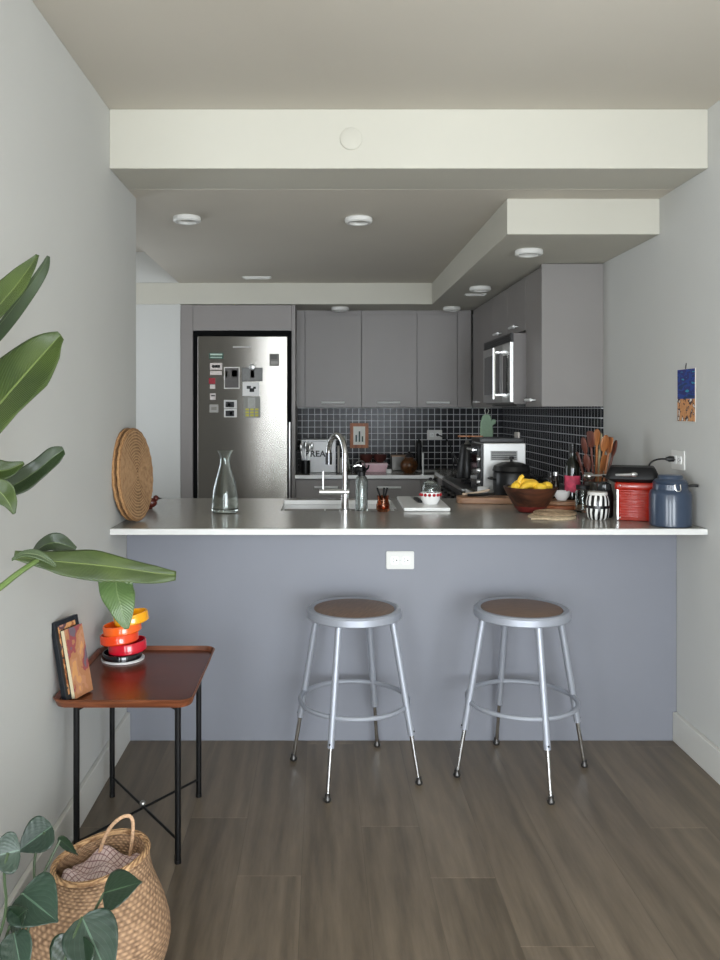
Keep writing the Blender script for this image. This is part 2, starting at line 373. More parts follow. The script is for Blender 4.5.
# baseboards
bb = 0.12
struct(B(XR-0.019, XR, 0.6, YP, 0, bb).build('baseboard_right', TRIM, bevel=0.004))
struct(B(XL, XL+0.017, 1.0, YP, 0, bb).build('baseboard_left', TRIM, bevel=0.004))
# tiles
struct(B(-0.19, XR-0.012, 6.60, 6.62, 0.887, 1.373).build('wall_tile_back', TILEB))
struct(B(XR-0.012, XR, 4.264, 6.60, 0.90, 1.381).build('wall_tile_right', TILER))

# detector, lights, vents
t = thing('wall_cover_plate', 'round flat white cover plate on the front of the beam', 'cover plate', (0.114, YF, 2.394))
MB().lathe([(0, 0), (0.042, 0), (0.042, 0.006), (0.036, 0.009), (0, 0.009)], c=(0,0,0), M=Matrix.Rotation(R(90), 4, 'X')).build('plate', BEAM, t)
def cl(name, x, y, z, label):
    t = thing('ceiling_light', label, 'ceiling light', (x, y, z), group='round ceiling lights over the kitchen')
    MB().lathe([(0.062, 0), (0.066, -0.004), (0.066, -0.020), (0.060, -0.026), (0.046, -0.026), (0.044, -0.018), (0.044, -0.004)], cap=False).build('trim_ring', PLAS, t)
    MB().lathe([(0, -0.012), (0.045, -0.012), (0.045, -0.003), (0, -0.003)]).build('lens', mat('light_lens', (150, 146, 136), 0.3), t)
for x, y, z, l in ((-0.637, 3.90, ZS, 'round ceiling light nearest the left wall'), (0.18, 3.92, ZS, 'round ceiling light in the middle of the kitchen ceiling'),
                   (0.991, 3.91, ZB, 'round light at the near end of the lowered right soffit'), (0.99, 5.10, ZB, 'round light halfway along the lowered right soffit'),
                   (0.978, 6.13, ZB, 'round light in the far corner of the lowered soffit'), (0.143, 6.13, ZB, 'round light over the far row of wall cabinets')):
    cl('ceiling_light', x, y, z, l)
t = thing('ceiling_vent', 'small white slot vent in the kitchen ceiling near the bulkhead', 'vent', (-0.444, 5.69, ZS))
m_ = MB(); m_.box(-.1, .1, -.03, .03, -.008, 0); m_.build('frame', PLAS, t, bevel=.002)
m_ = MB()
for k in range(4): m_.box(-.085, .085, -.02+k*.012, -.016+k*.012, -.014, -.008)
m_.build('grille', TRIM, t)
t = thing('ceiling_vent', 'small slot vent beyond the middle light of the lowered right soffit', 'vent', (1.02, 5.42, ZB))
B(-.07, .07, -.03, .03, -.006, 0).build('frame', PLAS, t, bevel=.002)
m_ = MB()
for k in range(4): m_.box(-.06, .06, -.02+k*.012, -.016+k*.012, -.011, -.006)
m_.build('grille', TRIM, t)

# ------------------------------------------------------------------ peninsula
pen = thing('kitchen_peninsula', 'long grey painted peninsula base under the white-edged countertop', 'kitchen peninsula', (0, YP, 0))
B(XL+0.001, XR-0.001, 0, .03, 0.0, 0.889).build('front_panel', PANEL, pen, bevel=.002)
m_ = MB(); m_.box(XL+0.012, XL+.03, .03, .70, 0.0, .88); m_.box(.80, .82, .10, .70, 0.08, .88); m_.box(XL+.03, 1.44, .03, .10, 0, .88)
m_.box(XL+.03, .80, .10, .70, .08, .10); m_.build('carcass', CAB, pen)
for k in range(4):
    x0 = XL+.03+k*.3965
    d_ = B(x0+.003, x0+.3935, .70, .72, .12, .87).build('door', CAB, pen, bevel=.002)
    B(x0+.14, x0+.26, .735, .745, .80, .81).box(x0+.15, x0+.16, .72, .74, .80, .81).box(x0+.24, x0+.25, .72, .74, .80, .81).build('door_handle', STEELB, d_)
# countertop with sink cut-out
sx0, sx1, sy0, sy1 = -0.182, 0.345, 3.665, 4.09
ct = thing('countertop', 'long grey quartz countertop with a white front edge, on the peninsula', 'countertop', (0, YF, .914))
m_ = MB(); z0, z1 = -.023, 0.0
y0, y1 = 0.012, 4.17-YF
for a in ((XL-.02 if 0 else XL+.001, sx0, y0, y1), (sx1, XR-.001, y0, y1), (sx0, sx1, y0, sy0-YF), (sx0, sx1, sy1-YF, y1)): m_.box(a[0], a[1], a[2], a[3], z0, z1)
bmesh.ops.remove_doubles(m_.bm, verts=m_.bm.verts, dist=1e-5)
m_.build('top', STONE, ct)
B(XL-.004+.005, XR-.001, 0, .0118, z0, z1).build('front_edge', EDGE, ct, bevel=.002)
B(-1.0, XL, 3.57-YF, y1, z0, z1).build('side_return', STONE, ct)
sk = thing('kitchen_sink', 'white undermount sink behind the tall chrome tap', 'sink', ((sx0+sx1)/2, (sy0+sy1)/2, .89))
hw, hd = (sx1-sx0)/2, (sy1-sy0)/2
m_ = MB(); m_.box(-hw-.015, hw+.015, hd, hd+.012, -.2, 0); m_.box(-hw-.015, hw+.015, -hd-.012, -hd, -.2, 0)
m_.box(-hw-.012, -hw, -hd, hd, -.2, 0); m_.box(hw, hw+.012, -hd, hd, -.2, 0); m_.box(-hw-.012, hw+.012, -hd-.012, hd+.012, -.212, -.2)
m_.build('basin', WHITE, sk, bevel=.003)
MB().lathe([(0, -.1985), (.04, -.1985), (.045, -.2)], cap=False).build('drain', CHROME, sk)
B(sx0, sx1, sy1-.014, sy1-.001, .893, .9135).build('sink_rim', WHITE, None); o_ = bpy.data.objects['sink_rim']; o_.parent = sk
o_.location = tuple(-v for v in sk.location)

def outlet(loc, rot, label, w_=.115, h_=.074):
    t = thing('wall_outlet', label, 'outlet', loc); t.rotation_euler = rot
    M_ = Matrix.Identity(4)
    MB().prism(rrect(-w_/2, w_/2, -h_/2, h_/2, .006), 0, .006).build('cover_plate', PLAS, t, bevel=.0015)
    for sx in (-1, 1):
        p = MB().prism(rrect(sx*.023-.0165, sx*.023+.0165, -.017, .017, .008), .006, .009).build('socket', WHITE, t)
        m_ = MB(); m_.box(sx*.023-.009, sx*.023-.001, .005, .007, .009, .0095); m_.box(sx*.023-.008, sx*.023-.001, -.007, -.005, .009, .0095)
        m_.lathe([(0, .009), (.003, .009), (.003, .0095), (0, .0095)], n=10, c=(sx*.023+.008, 0, 0)); m_.build('slots', BLACK, p)
    MB().lathe([(0, .006), (.003, .006), (.003, .0075), (0, .0075)], n=10).build('screw', STEEL, t)
    return t
outlet((0.326, YP-.0005, 0.746), (R(90), 0, 0), 'white wall outlet in the grey peninsula panel above the stools')
outlet((XR-.0005, 3.364, 1.160), (R(90), 0, R(-90)), 'white wall outlet on the right wall under the postcard', .12, .08)
outlet(((434.5-CX)*6.6/F, 6.599, 1.157), (R(90), 0, 0), 'white wall outlet on the dark mosaic tiles', .12, .078)

# ------------------------------------------------------------------ cabinets
def handle(p, x, y, z, L, horiz=True, M=None):
    m_ = MB()
    m_.tube([(x-L/2, y-.028, z), (x+L/2, y-.028, z)], .0082, n=8)
    for s_ in (-1, 1): m_.tube([(x+s_*(L/2-.015), y-.028, z), (x+s_*(L/2-.015), y, z)], .0045, n=6)
    return m_.build('handle', mat('handle_satin', (228, 228, 226), .35, .15, var=.01), p)
YC = 6.30
zt = ZB-.003
def wallcab(px0, px1, label, hx=None):
    x0 = (px0-CX)*YC/F; x1 = (px1-CX)*YC/F
    t = thing('wall_cabinet', label, 'wall cabinet', (x0, YC, 1.38), group='grey wall cabinets over the back counter')
    B(.001, x1-x0-.001, .02, .30, 0, .745).build('body', CAB, t)
    d_ = B(.0015, x1-x0-.0015, 0, .018, -.002, .706).build('door', CAB, t, bevel=.0015)
    if hx is not None: handle(d_, (hx-CX)*YC/F-x0, 0, .035, .175)
    return t
wallcab(305, 361.5, 'grey wall cabinet right beside the fridge surround', 333)
wallcab(361.5, 417, 'middle grey wall cabinet over the back counter', 388.5)
wallcab(417, 457.5, 'narrower grey wall cabinet at the right end of the back row', 437.5)
struct(B(-.19, (305-CX)*YC/F-.001, YC+.002, 6.6, 1.378, zt).build('trim_4', CAB))
struct(B((457.5-CX)*YC/F+.001, 1.154, YC+.002, 6.6, 1.378, zt).build('trim_5', CAB))
# right-hand run: local x along +Y, front faces -X
def rcab(ya, yb, zb, label, xf=1.154, doors=None, hz=None, zend=zt):
    t = thing('wall_cabinet', label, 'wall cabinet', (xf, yb, zb), R(-90), group='grey wall cabinets along the right wall')
    L = yb-ya
    B(.001, L-.001, .02, XR-xf-.001, 0, zend-zb).build('body', CAB, t)
    for a, b, hy in doors:
        d_ = B(yb-b+.0015, yb-a-.0015, 0, .018, -.002, zend-zb-.01).build('door', CAB, t, bevel=.0015)
        handle(d_, yb-hy, 0, .035, .12)
    return t
rcab(4.264+.02, 4.63, 1.381, 'grey wall cabinet nearest the room on the right wall', doors=[(4.284, 4.63, 4.46)])
rcab(4.63, 5.51, 1.815, 'grey two-door wall cabinet above the microwave', doors=[(4.63, 5.07, 4.85), (5.07, 5.51, 5.29)])
rcab(5.51, 6.29, 1.381, 'grey corner wall cabinet beyond the microwave on the right wall', doors=[(5.51, 6.22, 6.0)])
ep = B(1.148, XR-.001, 4.264, 4.283, 1.381, zt).build('cabinet_end_panel', mat('cabinet_end', (139, 135, 132), .45, var=.02, scale=4), None)
struct(ep, 'grey end panel of the right wall cabinets facing the room', 'panel')
# microwave
mw = thing('microwave', 'stainless over-range microwave under the right wall cabinets', 'microwave', (1.06, 5.36, 1.395), R(-90))
B(0, .76, .02, XR-1.06-.002, 0, .40).build('body', mat('microwave_case', (112, 108, 106), .45, .2, var=.02), mw, bevel=.002)
d_ = B(0.0, .56, 0, .02, .01, .35).build('door', STEEL, mw, bevel=.002)
B(.045, .50, -.002, 0.004, .06, .30).build('window', BLKGL, d_)
m_ = MB(); m_.tube([(.535, -.04, .03), (.535, -.04, .33)], .009, n=10); m_.box(.528, .542, -.04, 0, .05, .06); m_.box(.528, .542, -.04, 0, .30, .31); m_.build('handle', CHROME, d_)
c_ = B(.563, .76, 0, .02, .01, .35).build('control_panel', STEELB, mw, bevel=.002)
B(.585, .74, -.001, .002, .06, .28).build('keypad', BLKGL, c_)
m_ = MB(); m_.box(0, .76, .004, .02, .355, .40)
for k in range(3): m_.box(.02, .74, 0, .004, .362+k*.012, .367+k*.012)
m_.build('vent_grille', BLACK, mw)
B(.05, .71, .05, .34, -.012, 0).build('bottom_filter', BLACK, mw)
# fridge surround
fs = thing('fridge_cabinet', 'tall grey cabinet surround framing the fridge', 'tall cabinet', (0, YU, 0))
Xf = lambda px, d=YU: (px-CX)*d/F
B(Xf(180.5), Xf(192.8), 0.004, .6, 0, zt).build('left_panel', CAB, fs, bevel=.0015)
B(Xf(291.5), Xf(295.3), 0.004, .6, 0, zt).build('right_panel', CAB, fs, bevel=.0015)
B(Xf(192.8), Xf(291.5), 0.02, .6, CH+77.5*YU/F, zt).build('top_box', CAB, fs)
B(Xf(193), Xf(291.3), 0.004, .02, CH+77.5*YU/F, zt-.004).build('top_door', CAB, fs, bevel=.0015)
fr = thing('fridge', 'stainless steel fridge with photos and magnets on the door', 'fridge', (0, YU, 0))
zft = CH+76.8*YU/F
m_ = MB(); m_.box(Xf(193.3), Xf(291.0), .035, .6, .02, zft-.002); m_.build('body', BLACK, fr)
m_ = MB(); m_.box(Xf(193.3), Xf(197), -.002, .035, .02, zft); m_.box(Xf(288), Xf(291.3), -.002, .035, .02, zft); m_.box(Xf(197), Xf(288), -.002, .035, CH+72.3*YU/F, zft)
m_.build('black_frame', mat('frame_matt', (12, 12, 12), .8, spec=.1), fr)
dz0 = .66
fd = B(Xf(197.4), Xf(287.6), -.004, .034, dz0, CH+71.8*YU/F).build('door', FRIDGE, fr, bevel=.006, seg=3)
B(Xf(197.4), Xf(287.6), -.004, .034, .06, dz0-.02).build('freezer_drawer', FRIDGE, fr, bevel=.006, seg=3)
B(Xf(289.0), Xf(290.6), -.03, -.004, .70, CH-14*YU/F).build('door_handle', STEEL, fd, bevel=.003)
B(Xf(233), Xf(250), -.006, -.003, CH+61*YU/F-.006, CH+61*YU/F+.006).build('name_badge', mat('badge', (176, 172, 168), .5), fd)
# cards on the fridge
def card(name, px0, px1, py0, py1, col, label, cat, deco=(), th=.003):
    d = YU-.004
    t = thing(name, label, cat, ((px0+px1)/2*d/F-CX*d/F, d, CH-(py1-CY)*d/F), group='cards and magnets on the fridge door')
    hw = (px1-px0)/2*d/F; h = (py1-py0)*d/F
    B(-hw, hw, -th, 0, 0, h).build('sheet', mat('c_%s_%d' % (name, px0*10), col, .55, var=.03, scale=60), t)
    for i, (n_, a, b, c, e, cc) in enumerate(deco):
        B(-hw+a*2*hw, -hw+b*2*hw, -th-.0012, -th+.0005, c*h, e*h).build(n_, mat('d_%s_%d_%d' % (name, px0*10, i), cc, .5, var=.12, scale=90), t)
    return t
g_, b_, w_ = (110, 108, 106), (20, 20, 22), (215, 213, 208)
card('fridge_magnet', 209, 223.5, 352.8, 359, (52, 78, 66), 'dark green lettered strip magnet, topmost on the left of the fridge', 'magnet', [('stripe', .08, .92, .6, .85, (180, 200, 186)), ('stripe', .1, .9, .15, .35, (160, 180, 168))])
card('fridge_magnet', 210, 222.2, 363, 369.8, (206, 196, 190), 'white cassette-shaped fridge magnet with a dark label', 'magnet', [('cassette_label', .18, .82, .3, .7, (40, 36, 36)), ('cassette_hub', .28, .4, .38, .62, w_), ('cassette_hub', .6, .72, .38, .62, w_)])
card('fridge_magnet', 210, 221.8, 371, 375, (118, 66, 62), 'small dull red magnet strip below the cassette magnet', 'magnet')
card('fridge_magnet', 208.8, 215.3, 378, 383.8, (150, 34, 48), 'small crimson square magnet on the left of the fridge', 'magnet')
card('fridge_magnet', 210, 215.2, 384.6, 388.8, (150, 146, 140), 'small pale magnet directly under the crimson one', 'magnet')
card('fridge_magnet', 210, 215.6, 393.5, 399.8, (32, 32, 34), 'small black magnet with white marks, left of the fridge', 'magnet', [('white_mark', .2, .9, .55, .75, w_), ('white_mark', .1, .6, .15, .3, w_)])
card('fridge_magnet', 209.6, 218.4, 404.5, 412.5, (160, 158, 152), 'grey card magnet, lowest on the left of the fridge', 'magnet', [('print', .2, .8, .3, .7, (130, 126, 120))])
card('photo_card', 224, 239.6, 367, 388.8, (205, 202, 196), 'white-bordered grey print card, tallest on the fridge', 'photo', [('print', .06, .94, .05, .95, (84, 80, 78)), ('print_figure', .5, .85, .55, .85, (130, 126, 122)), ('print_figure', .1, .22, .55, .8, w_)])
card('photo_strip', 224, 237, 400, 408.3, (205, 203, 200), 'black and white photo, upper of the stacked pair on the fridge', 'photo', [('print', .12, .78, .12, .8, (30, 30, 32)), ('print_figure', .3, .5, .2, .6, (150, 150, 150))])
card('photo_strip', 224, 237, 408.9, 417.3, (205, 203, 200), 'black and white photo, lower of the stacked pair on the fridge', 'photo', [('print', .12, .78, .12, .8, (30, 30, 32)), ('print_figure', .45, .65, .3, .7, (170, 170, 170))])
card('postcard', 241.8, 262.6, 367.6, 381.2, (108, 108, 106), 'grey card held by a round clip magnet on the fridge', 'card', [('print', .04, .96, .08, .92, (122, 122, 120)), ('print_figure', .42, .6, .25, .8, (186, 186, 184))])
t = thing('clip_magnet', 'round silver clip magnet above the grey card on the fridge', 'magnet', W(252, 366.8, YU-.008))
MB().lathe([(0, 0), (.022, 0), (.022, .012), (.012, .016), (0, .016)], M=Matrix.Rotation(R(90), 4, 'X'), n=20).build('magnet_disc', STEELB, t)
card('postcard', 242.6, 259.2, 382, 395.8, (222, 220, 218), 'white card with a small black bird on the fridge', 'card', [('bird_body', .42, .7, .28, .55, b_), ('bird_wing', .25, .5, .5, .72, (60, 60, 60)), ('bird_head', .64, .8, .5, .66, b_)])
card('postcard', 243.6, 260.4, 396.4, 417.6, (138, 138, 132), 'grey card with rows of yellow dots on the fridge', 'card', [('print', .25, .7, .45, .95, (166, 166, 160))] + [('yellow_dot', .12+.28*i, .32+.28*i, .06+.14*j, .15+.14*j, (196, 188, 70)) for i in range(3) for j in range(3)])
card('postcard', 269.5, 279.2, 353.8, 366, (120, 118, 112), 'small grey sketch card at the upper right of the fridge', 'card', [('print', .15, .85, .12, .4, (150, 148, 142)), ('print', .1, .8, .55, .9, (92, 90, 88))])

# ------------------------------------------------------------------ base cabinets
YB0 = 5.95
def basecab(px0, px1, hx, label):
    d = YB0; x0, x1 = (px0-CX)*d/F, (px1-CX)*d/F
    t = thing('base_cabinet', label, 'base cabinet', (x0, d, 0), group='grey drawer cabinets under the back counter')
    B(.001, x1-x0-.001, .02, .62, .09, .855).build('body', CAB, t)
    B(.001, x1-x0-.001, .06, .60, 0, .09).build('plinth', CABD, t)
    dr = B(.002, x1-x0-.002, 0, .02, .70, .850).build('drawer', CAB, t, bevel=.0015); handle(dr, (hx-CX)*d/F-x0, 0, .80, min(.17, (x1-x0)*.6))
    dr = B(.002, x1-x0-.002, 0, .02, .095, .695).build('door', CAB, t, bevel=.0015); handle(dr, (hx-CX)*d/F-x0, 0, .64, min(.17, (x1-x0)*.6))
basecab(295.5, 349, 326, 'grey drawer cabinet beside the fridge under the back counter')
basecab(349, 421, 389, 'wide grey drawer cabinet in the middle of the back counter')
basecab(421, 433, 427, 'narrow grey drawer cabinet at the corner of the back counter')
bc = thing('back_countertop', 'pale-edged grey countertop along the back tiled wall', 'countertop', (0, 5.59+.33, .887))
B(-.188, XR-.014, .012, 6.598-5.92, -.022, 0).build('top', STONE, bc)
B(-.188, .815, 0, .0118, -.024, 0.0).build('front_edge', mat('quartz_edge_lightened', (240, 240, 238), .3, var=.02), bc)  # same quartz edge in a lighter copy, making up for missing light here
# right-hand run
def rbase(ya, yb, label):
    t = thing('base_cabinet', label, 'base cabinet', (.84, yb, 0), R(-90), group='grey base cabinets along the right wall')
    L = yb-ya
    B(.001, L-.001, .02, .62, .09, .888).build('body', CAB, t)
    d_ = B(.002, L-.002, 0, .02, .095, .885).build('door', CAB, t, bevel=.0015)
    handle(d_, L/2, 0, .83, min(.19, L*.6))
rbase(4.175, 4.655, 'grey base cabinet between the peninsula and the range')
rbase(5.44, 5.915, 'grey base cabinet between the range and the back counter')
for a, b, l in ((4.171, 4.655, 'short grey counter piece under the toaster oven'), (5.44, 5.918, 'short grey counter piece beyond the range')):
    t = thing('side_countertop', l, 'countertop', (.82, a, .89)); z_ = .024 if a < 5 else -.002
    B(.012, XR-.82-.014, 0, b-a, 0, .024).build('top', STONE, t); B(0, .0118, 0, b-a, 0, .024).build('front_edge', EDGE, t)
rg = thing('range_cooker', 'black and steel range under the microwave', 'range', (.80, 5.43, 0), R(-90))
B(0, .765, .03, .65, 0.05, .895).build('body', BLACK, rg, bevel=.003)
B(0, .765, 0.0, .66, .896, .914).build('cooktop', STEEL, rg, bevel=.004)
B(0, .765, 0.0, .03, .80, .895).build('control_panel', BLACK, rg, bevel=.003)
for k in range(5):
    MB().lathe([(0, 0), (.02, 0), (.017, .022), (0, .022)], M=Matrix.Translation((.1+k*.14, 0, .85)) @ Matrix.Rotation(R(90), 4, 'X'), n=16).build('knob', BLACK, rg)
d_ = B(0.005, .76, 0.0, .03, .25, .79).build('oven_door', mat('oven_door', (26, 28, 36), .2), rg, bevel=.003)
m_ = MB(); m_.tube([(.06, -.045, .75), (.70, -.045, .75)], .011); m_.tube([(.08, -.045, .75), (.08, 0, .75)], .008); m_.tube([(.68, -.045, .75), (.68, 0, .75)], .008); m_.build('oven_handle', STEELB, d_)
for cx_ in (.2, .57):
    for cy_ in (.17, .47):
        m_ = MB()
        for k in range(2): m_.box(cx_-.15, cx_+.15, cy_-.06+k*.12-.005, cy_-.06+k*.12+.005, .93, .945)
        for k in range(2): m_.box(cx_-.06+k*.12-.005, cx_-.06+k*.12+.005, cy_-.13, cy_+.13, .93, .945)
        for a in (-.14, .14):
            for b in (-.06, .06): m_.box(cx_+a-.005, cx_+a+.005, cy_+b-.005, cy_+b+.005, .914, .93)
        m_.build('burner_grate', BLACK, rg)

# ------------------------------------------------------------------ stools
def stool(loc, ang, label):
    t = thing('bar_stool', label, 'stool', loc, ang, 'round metal stools in front of the peninsula')
    H = .622
    st_ = MB().lathe([(.150, H-.006), (.160, H), (.172, H-.001), (.178, H-.008), (.179, H-.030), (.175, H-.034), (.168, H-.034), (.165, H-.020), (.10, H-.016), (0, H-.016)], n=64, cap=False)
    rim = st_.build('seat_rim', SILVER, t)
    MB().lathe([(0, H-.016), (.151, H-.016), (.151, H-.0035), (.145, H-.002), (0, H-.002)], n=64).build('seat_board', SEATW, t)
    for k in range(4):
        a = k*math.pi/2; ca, sa = math.cos(a), math.sin(a)
        def P(r, z): return (r*ca, r*sa, z)
        top, bot = (.150, H-.022), (.256, .0)
        def at(z): return top[0]+(bot[0]-top[0])*(top[1]-z)/(top[1]-bot[1])
        lg = MB().tube([P(at(H-.022), H-.022), P(at(.175), .175)], .0125, n=14).build('leg', SILVER, t)
        MB().tube([P(at(.178), .178), P(at(.022), .022)], .0078, n=12).build('chrome_extension', CHROME, lg)
        MB().lathe([(0, 0), (.011, 0), (.0135, .004), (.0135, .010), (.0095, .016), (.0095, .028), (0, .028)], n=16, c=P(at(.012), 0)).build('foot_glide', mat('glide_steel', (70, 68, 66), .3, .6), lg)
        MB().sphere(P(at(.19)+.012, .19), .004, n=8).build('locking_pin', BLACK, lg)
    ring = [(.203*math.cos(2*math.pi*i/64), .203*math.sin(2*math.pi*i/64), .275) for i in range(64)]
    MB().tube(ring, .0085, n=10, closed=True).build('foot_ring', SILVER, t)
    return t
s1 = stool((.125, 3.094, 0), R(66.2), 'round-seated metal stool under the outlet, left of the pair')
dup(s1, (.757, 3.096, 0), R(9.3), 'round-seated metal stool nearer the right wall')

# ------------------------------------------------------------------ tray table
tt = thing('tray_table', 'small dark wood tray table on thin black legs by the left wall', 'side table', (-.585, 2.69, 0))
tx0, tx1, ty0, ty1 = -.212, .207, -.285, .275
zt_ = .505
MB().prism(rrect(tx0+.012, tx1-.012, ty0+.012, ty1-.012, .05, 8), zt_-.012, zt_-.004).build('tray_top', TRAYW, tt)
oR = rrect(tx0, tx1, ty0, ty1, .042, 8); iR = rrect(tx0+.012, tx1-.012, ty0+.012, ty1-.012, .032, 8)
m_ = MB(); bm = m_.bm; n_ = len(oR)
lo = [bm.verts.new((x*.96, y*.97, zt_-.014)) for x, y in oR]; o1 = [bm.verts.new((x, y, zt_+.008)) for x, y in oR]
i1 = [bm.verts.new((x, y, zt_+.010)) for x, y in rrect(tx0+.005, tx1-.005, ty0+.005, ty1-.005, .037, 8)]; i0 = [bm.verts.new((x, y, zt_-.0045)) for x, y in iR]
for A_, B_ in ((lo, o1), (o1, i1), (i1, i0)):
    for i in range(n_): bm.faces.new((A_[i], A_[(i+1) % n_], B_[(i+1) % n_], B_[i]))
m_.build('tray_rim', TRAYE, tt)
LX = (-.153, .153); LY = (-.215, .208)
for ix in LX:
    for iy in LY:
        lg = MB().tube([(ix, iy, 0.006), (ix, iy, zt_-.014)], .0095, n=12).build('leg', BLKMET, tt)
        MB().lathe([(0, 0), (.0105, 0), (.0105, .01), (0, .01)], n=12, c=(ix, iy, 0)).build('foot_cap', BLACK, lg)
        sx_ = -1 if ix > 0 else 1
        MB().tube([(ix, iy, zt_-.045), (ix+sx_*.05, iy, zt_-.016)], .004, n=6).build('corner_strut', BLKMET, tt)
for iy in LY: MB().box(LX[0], LX[1], iy-.006, iy+.006, zt_-.024, zt_-.014).build('top_rail', BLKMET, tt)
MB().tube([(LX[0], LY[0], .062), (LX[1], LY[1], .062)], .0042, n=8).build('cross_brace', BLKMET, tt)
MB().tube([(LX[0], LY[1], .069), (LX[1], LY[0], .069)], .0042, n=8).build('cross_brace', BLKMET, tt)
MB().sphere((0, 0, .076), .010, n=12).build('brace_knob', STEEL, tt)
# picture frames leaning on the wall
def lean_mat(x0, x1, h): return math.atan2(x0-x1, h)
zt2 = .5015
pf = thing('picture_frame', 'black picture frame leaning on the left wall on the tray table', 'picture frame', (-.738, 2.482, zt2+.003))
pf.rotation_euler = (0, R(-11), R(-19.5))
fw, fh = .115, .232
m_ = MB(); m_.box(-.012, .004, -fw/2, -fw/2+.014, 0, fh); m_.box(-.012, .004, fw/2-.014, fw/2, 0, fh); m_.box(-.012, .004, -fw/2+.014, fw/2-.014, 0, .014); m_.box(-.012, .004, -fw/2+.014, fw/2-.014, fh-.014, fh)
m_.build('frame', mat('frame_black', (22, 26, 32), .35), pf, bevel=.001)
def art_mat(name, cols, scale=9, seed=0.0, stretch=(1,1,1)):
    m = bpy.data.materials.new(name); m.use_nodes = True; nt = m.node_tree; b = nt.nodes['Principled BSDF']; L = nt.links
    tc = N(nt, 'ShaderNodeTexCoord'); mp = N(nt, 'ShaderNodeMapping'); mp.inputs['Location'].default_value = (seed, seed, seed); mp.inputs['Scale'].default_value = stretch
    L.new(tc.outputs['Object'], mp.inputs[0])
    n = N(nt, 'ShaderNodeTexNoise'); n.inputs['Scale'].default_value = scale; n.inputs['Detail'].default_value = 3; L.new(mp.outputs[0], n.inputs['Vector'])
    r = N(nt, 'ShaderNodeValToRGB'); r.color_ramp.interpolation = 'CONSTANT'
    el = r.color_ramp.elements
    while len(el) < len(cols): el.new(0.5)
    for i, c in enumerate(cols): el[i].position = 0.3+0.4*i/len(cols) if i else 0; el[i].color = (*lin(c), 1)
    L.new(n.outputs['Fac'], r.inputs[0]); L.new(r.outputs[0], b.inputs['Base Color']); b.inputs['Roughness'].default_value = 0.5
    return m
B(-.010, .0015, -fw/2+.014, fw/2-.014, .014, fh-.014).build('picture', art_mat('frame_art', [(58, 40, 34), (150, 88, 48), (204, 150, 98), (96, 66, 70), (178, 128, 110)], 22), pf)
pb = thing('art_book', 'slim art book with cream page edges in front of the black frame', 'book', (-.718, 2.484, zt2+.0045))
pb.rotation_euler = (0, R(-11.5), R(-19.5))
B(-.012, .0, -.042, .042, .001, .203).build('pages', mat('cream_pages', (222, 210, 176), .7, var=.08, scale=200, stretch=(6, 1, 1)), pb)
B(.0, .0025, -.043, .043, 0, .205).build('front_cover', art_mat('book_art', [(206, 150, 96), (186, 132, 100), (176, 122, 84), (150, 74, 76), (112, 98, 108)], 19, 3.1, (1, 1, .7)), pb)
B(-.0145, -.012, -.043, .043, 0, .205).build('back_cover', mat('book_back', (30, 30, 34), .5), pb)
# ring sculpture
rs = thing('stacked_ring_sculpture', 'tower of tilted red, orange and yellow rings on the tray table', 'sculpture', (-.688, 2.85, zt2))
def dish(zb, z1, r, cx, cy, tilt, az, colr, name, col2=None):
    M_ = Matrix.Translation((cx, cy, zb)) @ Matrix.Rotation(az, 4, 'Z') @ Matrix.Rotation(tilt, 4, 'Y')
    h = z1
    return MB().lathe([(0, 0), (r-.004, 0), (r, .004), (r, h-.003), (r-.002, h), (r-.006, h), (r-.007, h-.004), (r-.007, .006), (0, .006)], n=48, M=M_).build(name, colr, rs)
GLO = dict(rough=.15, var=.02, coat=.5)
dish(0, .004, .074, 0, 0, 0, 0, mat('dish_white', (235, 235, 235), **GLO), 'white_foot_ring')
dish(.004, .022, .068, -.003, 0, 0, 0, mat('dish_black', (22, 22, 26), **GLO), 'black_base')
dish(.027, .036, .066, .016, .004, R(-5), 0, mat('dish_red', (206, 20, 44), **GLO), 'red_ring')
dish(.060, .032, .066, -.010, -.004, R(7), R(160), mat('dish_orange_red', (238, 72, 28), **GLO), 'orange_red_ring')
dish(.092, .032, .066, -.001, .002, R(-8), 0, mat('dish_orange', (248, 104, 34), **GLO), 'orange_ring')
dish(.124, .034, .060, .028, .012, R(-9), 0, mat('dish_yellow', (250, 172, 20), **GLO), 'yellow_ring')

# ------------------------------------------------------------------ basket
def revolve_uv(prof, n, M=None, wob=0.0):
    bm = bmesh.new(); uvl = bm.loops.layers.uv.new('UVMap'); rings = []
    for k, (r, z, dx, dy, tx) in enumerate(prof):
        rings.append([bm.verts.new((dx+r*math.cos(2*math.pi*i/n), dy+r*math.sin(2*math.pi*i/n), z+tx*math.cos(2*math.pi*i/n)*r + wob*math.sin(3*2*math.pi*i/n+k))) for i in range(n)])
    m = len(prof)
    for k in range(m-1):
        for i in range(n):
            j = (i+1) % n; f = bm.faces.new((rings[k][i], rings[k][j], rings[k+1][j], rings[k+1][i]))
            for lp, (u, v) in zip(f.loops, ((i/n, k/(m-1)), ((i+1)/n, k/(m-1)), ((i+1)/n, (k+1)/(m-1)), (i/n, (k+1)/(m-1)))): lp[uvl].uv = (u, v)
    bm.faces.new(rings[0][::-1]); return bm
bk = thing('seagrass_basket', 'woven seagrass belly basket with rope handle in front of the tray table', 'basket', (-.528, 1.93, 0))
prof = [(.105, .003, 0, 0, 0), (.130, .02, 0, 0, 0), (.150, .06, 0, 0, 0), (.163, .10, 0, 0, 0), (.168, .13, 0, 0, 0), (.166, .16, 0, 0, 0), (.156, .195, .0, 0, 0), (.140, .225, .0, .01, .0), (.124, .25, .0, .02, 0.04), (.114, .272, .0, .03, .10), (.110, .295, .0, .038, .16)]
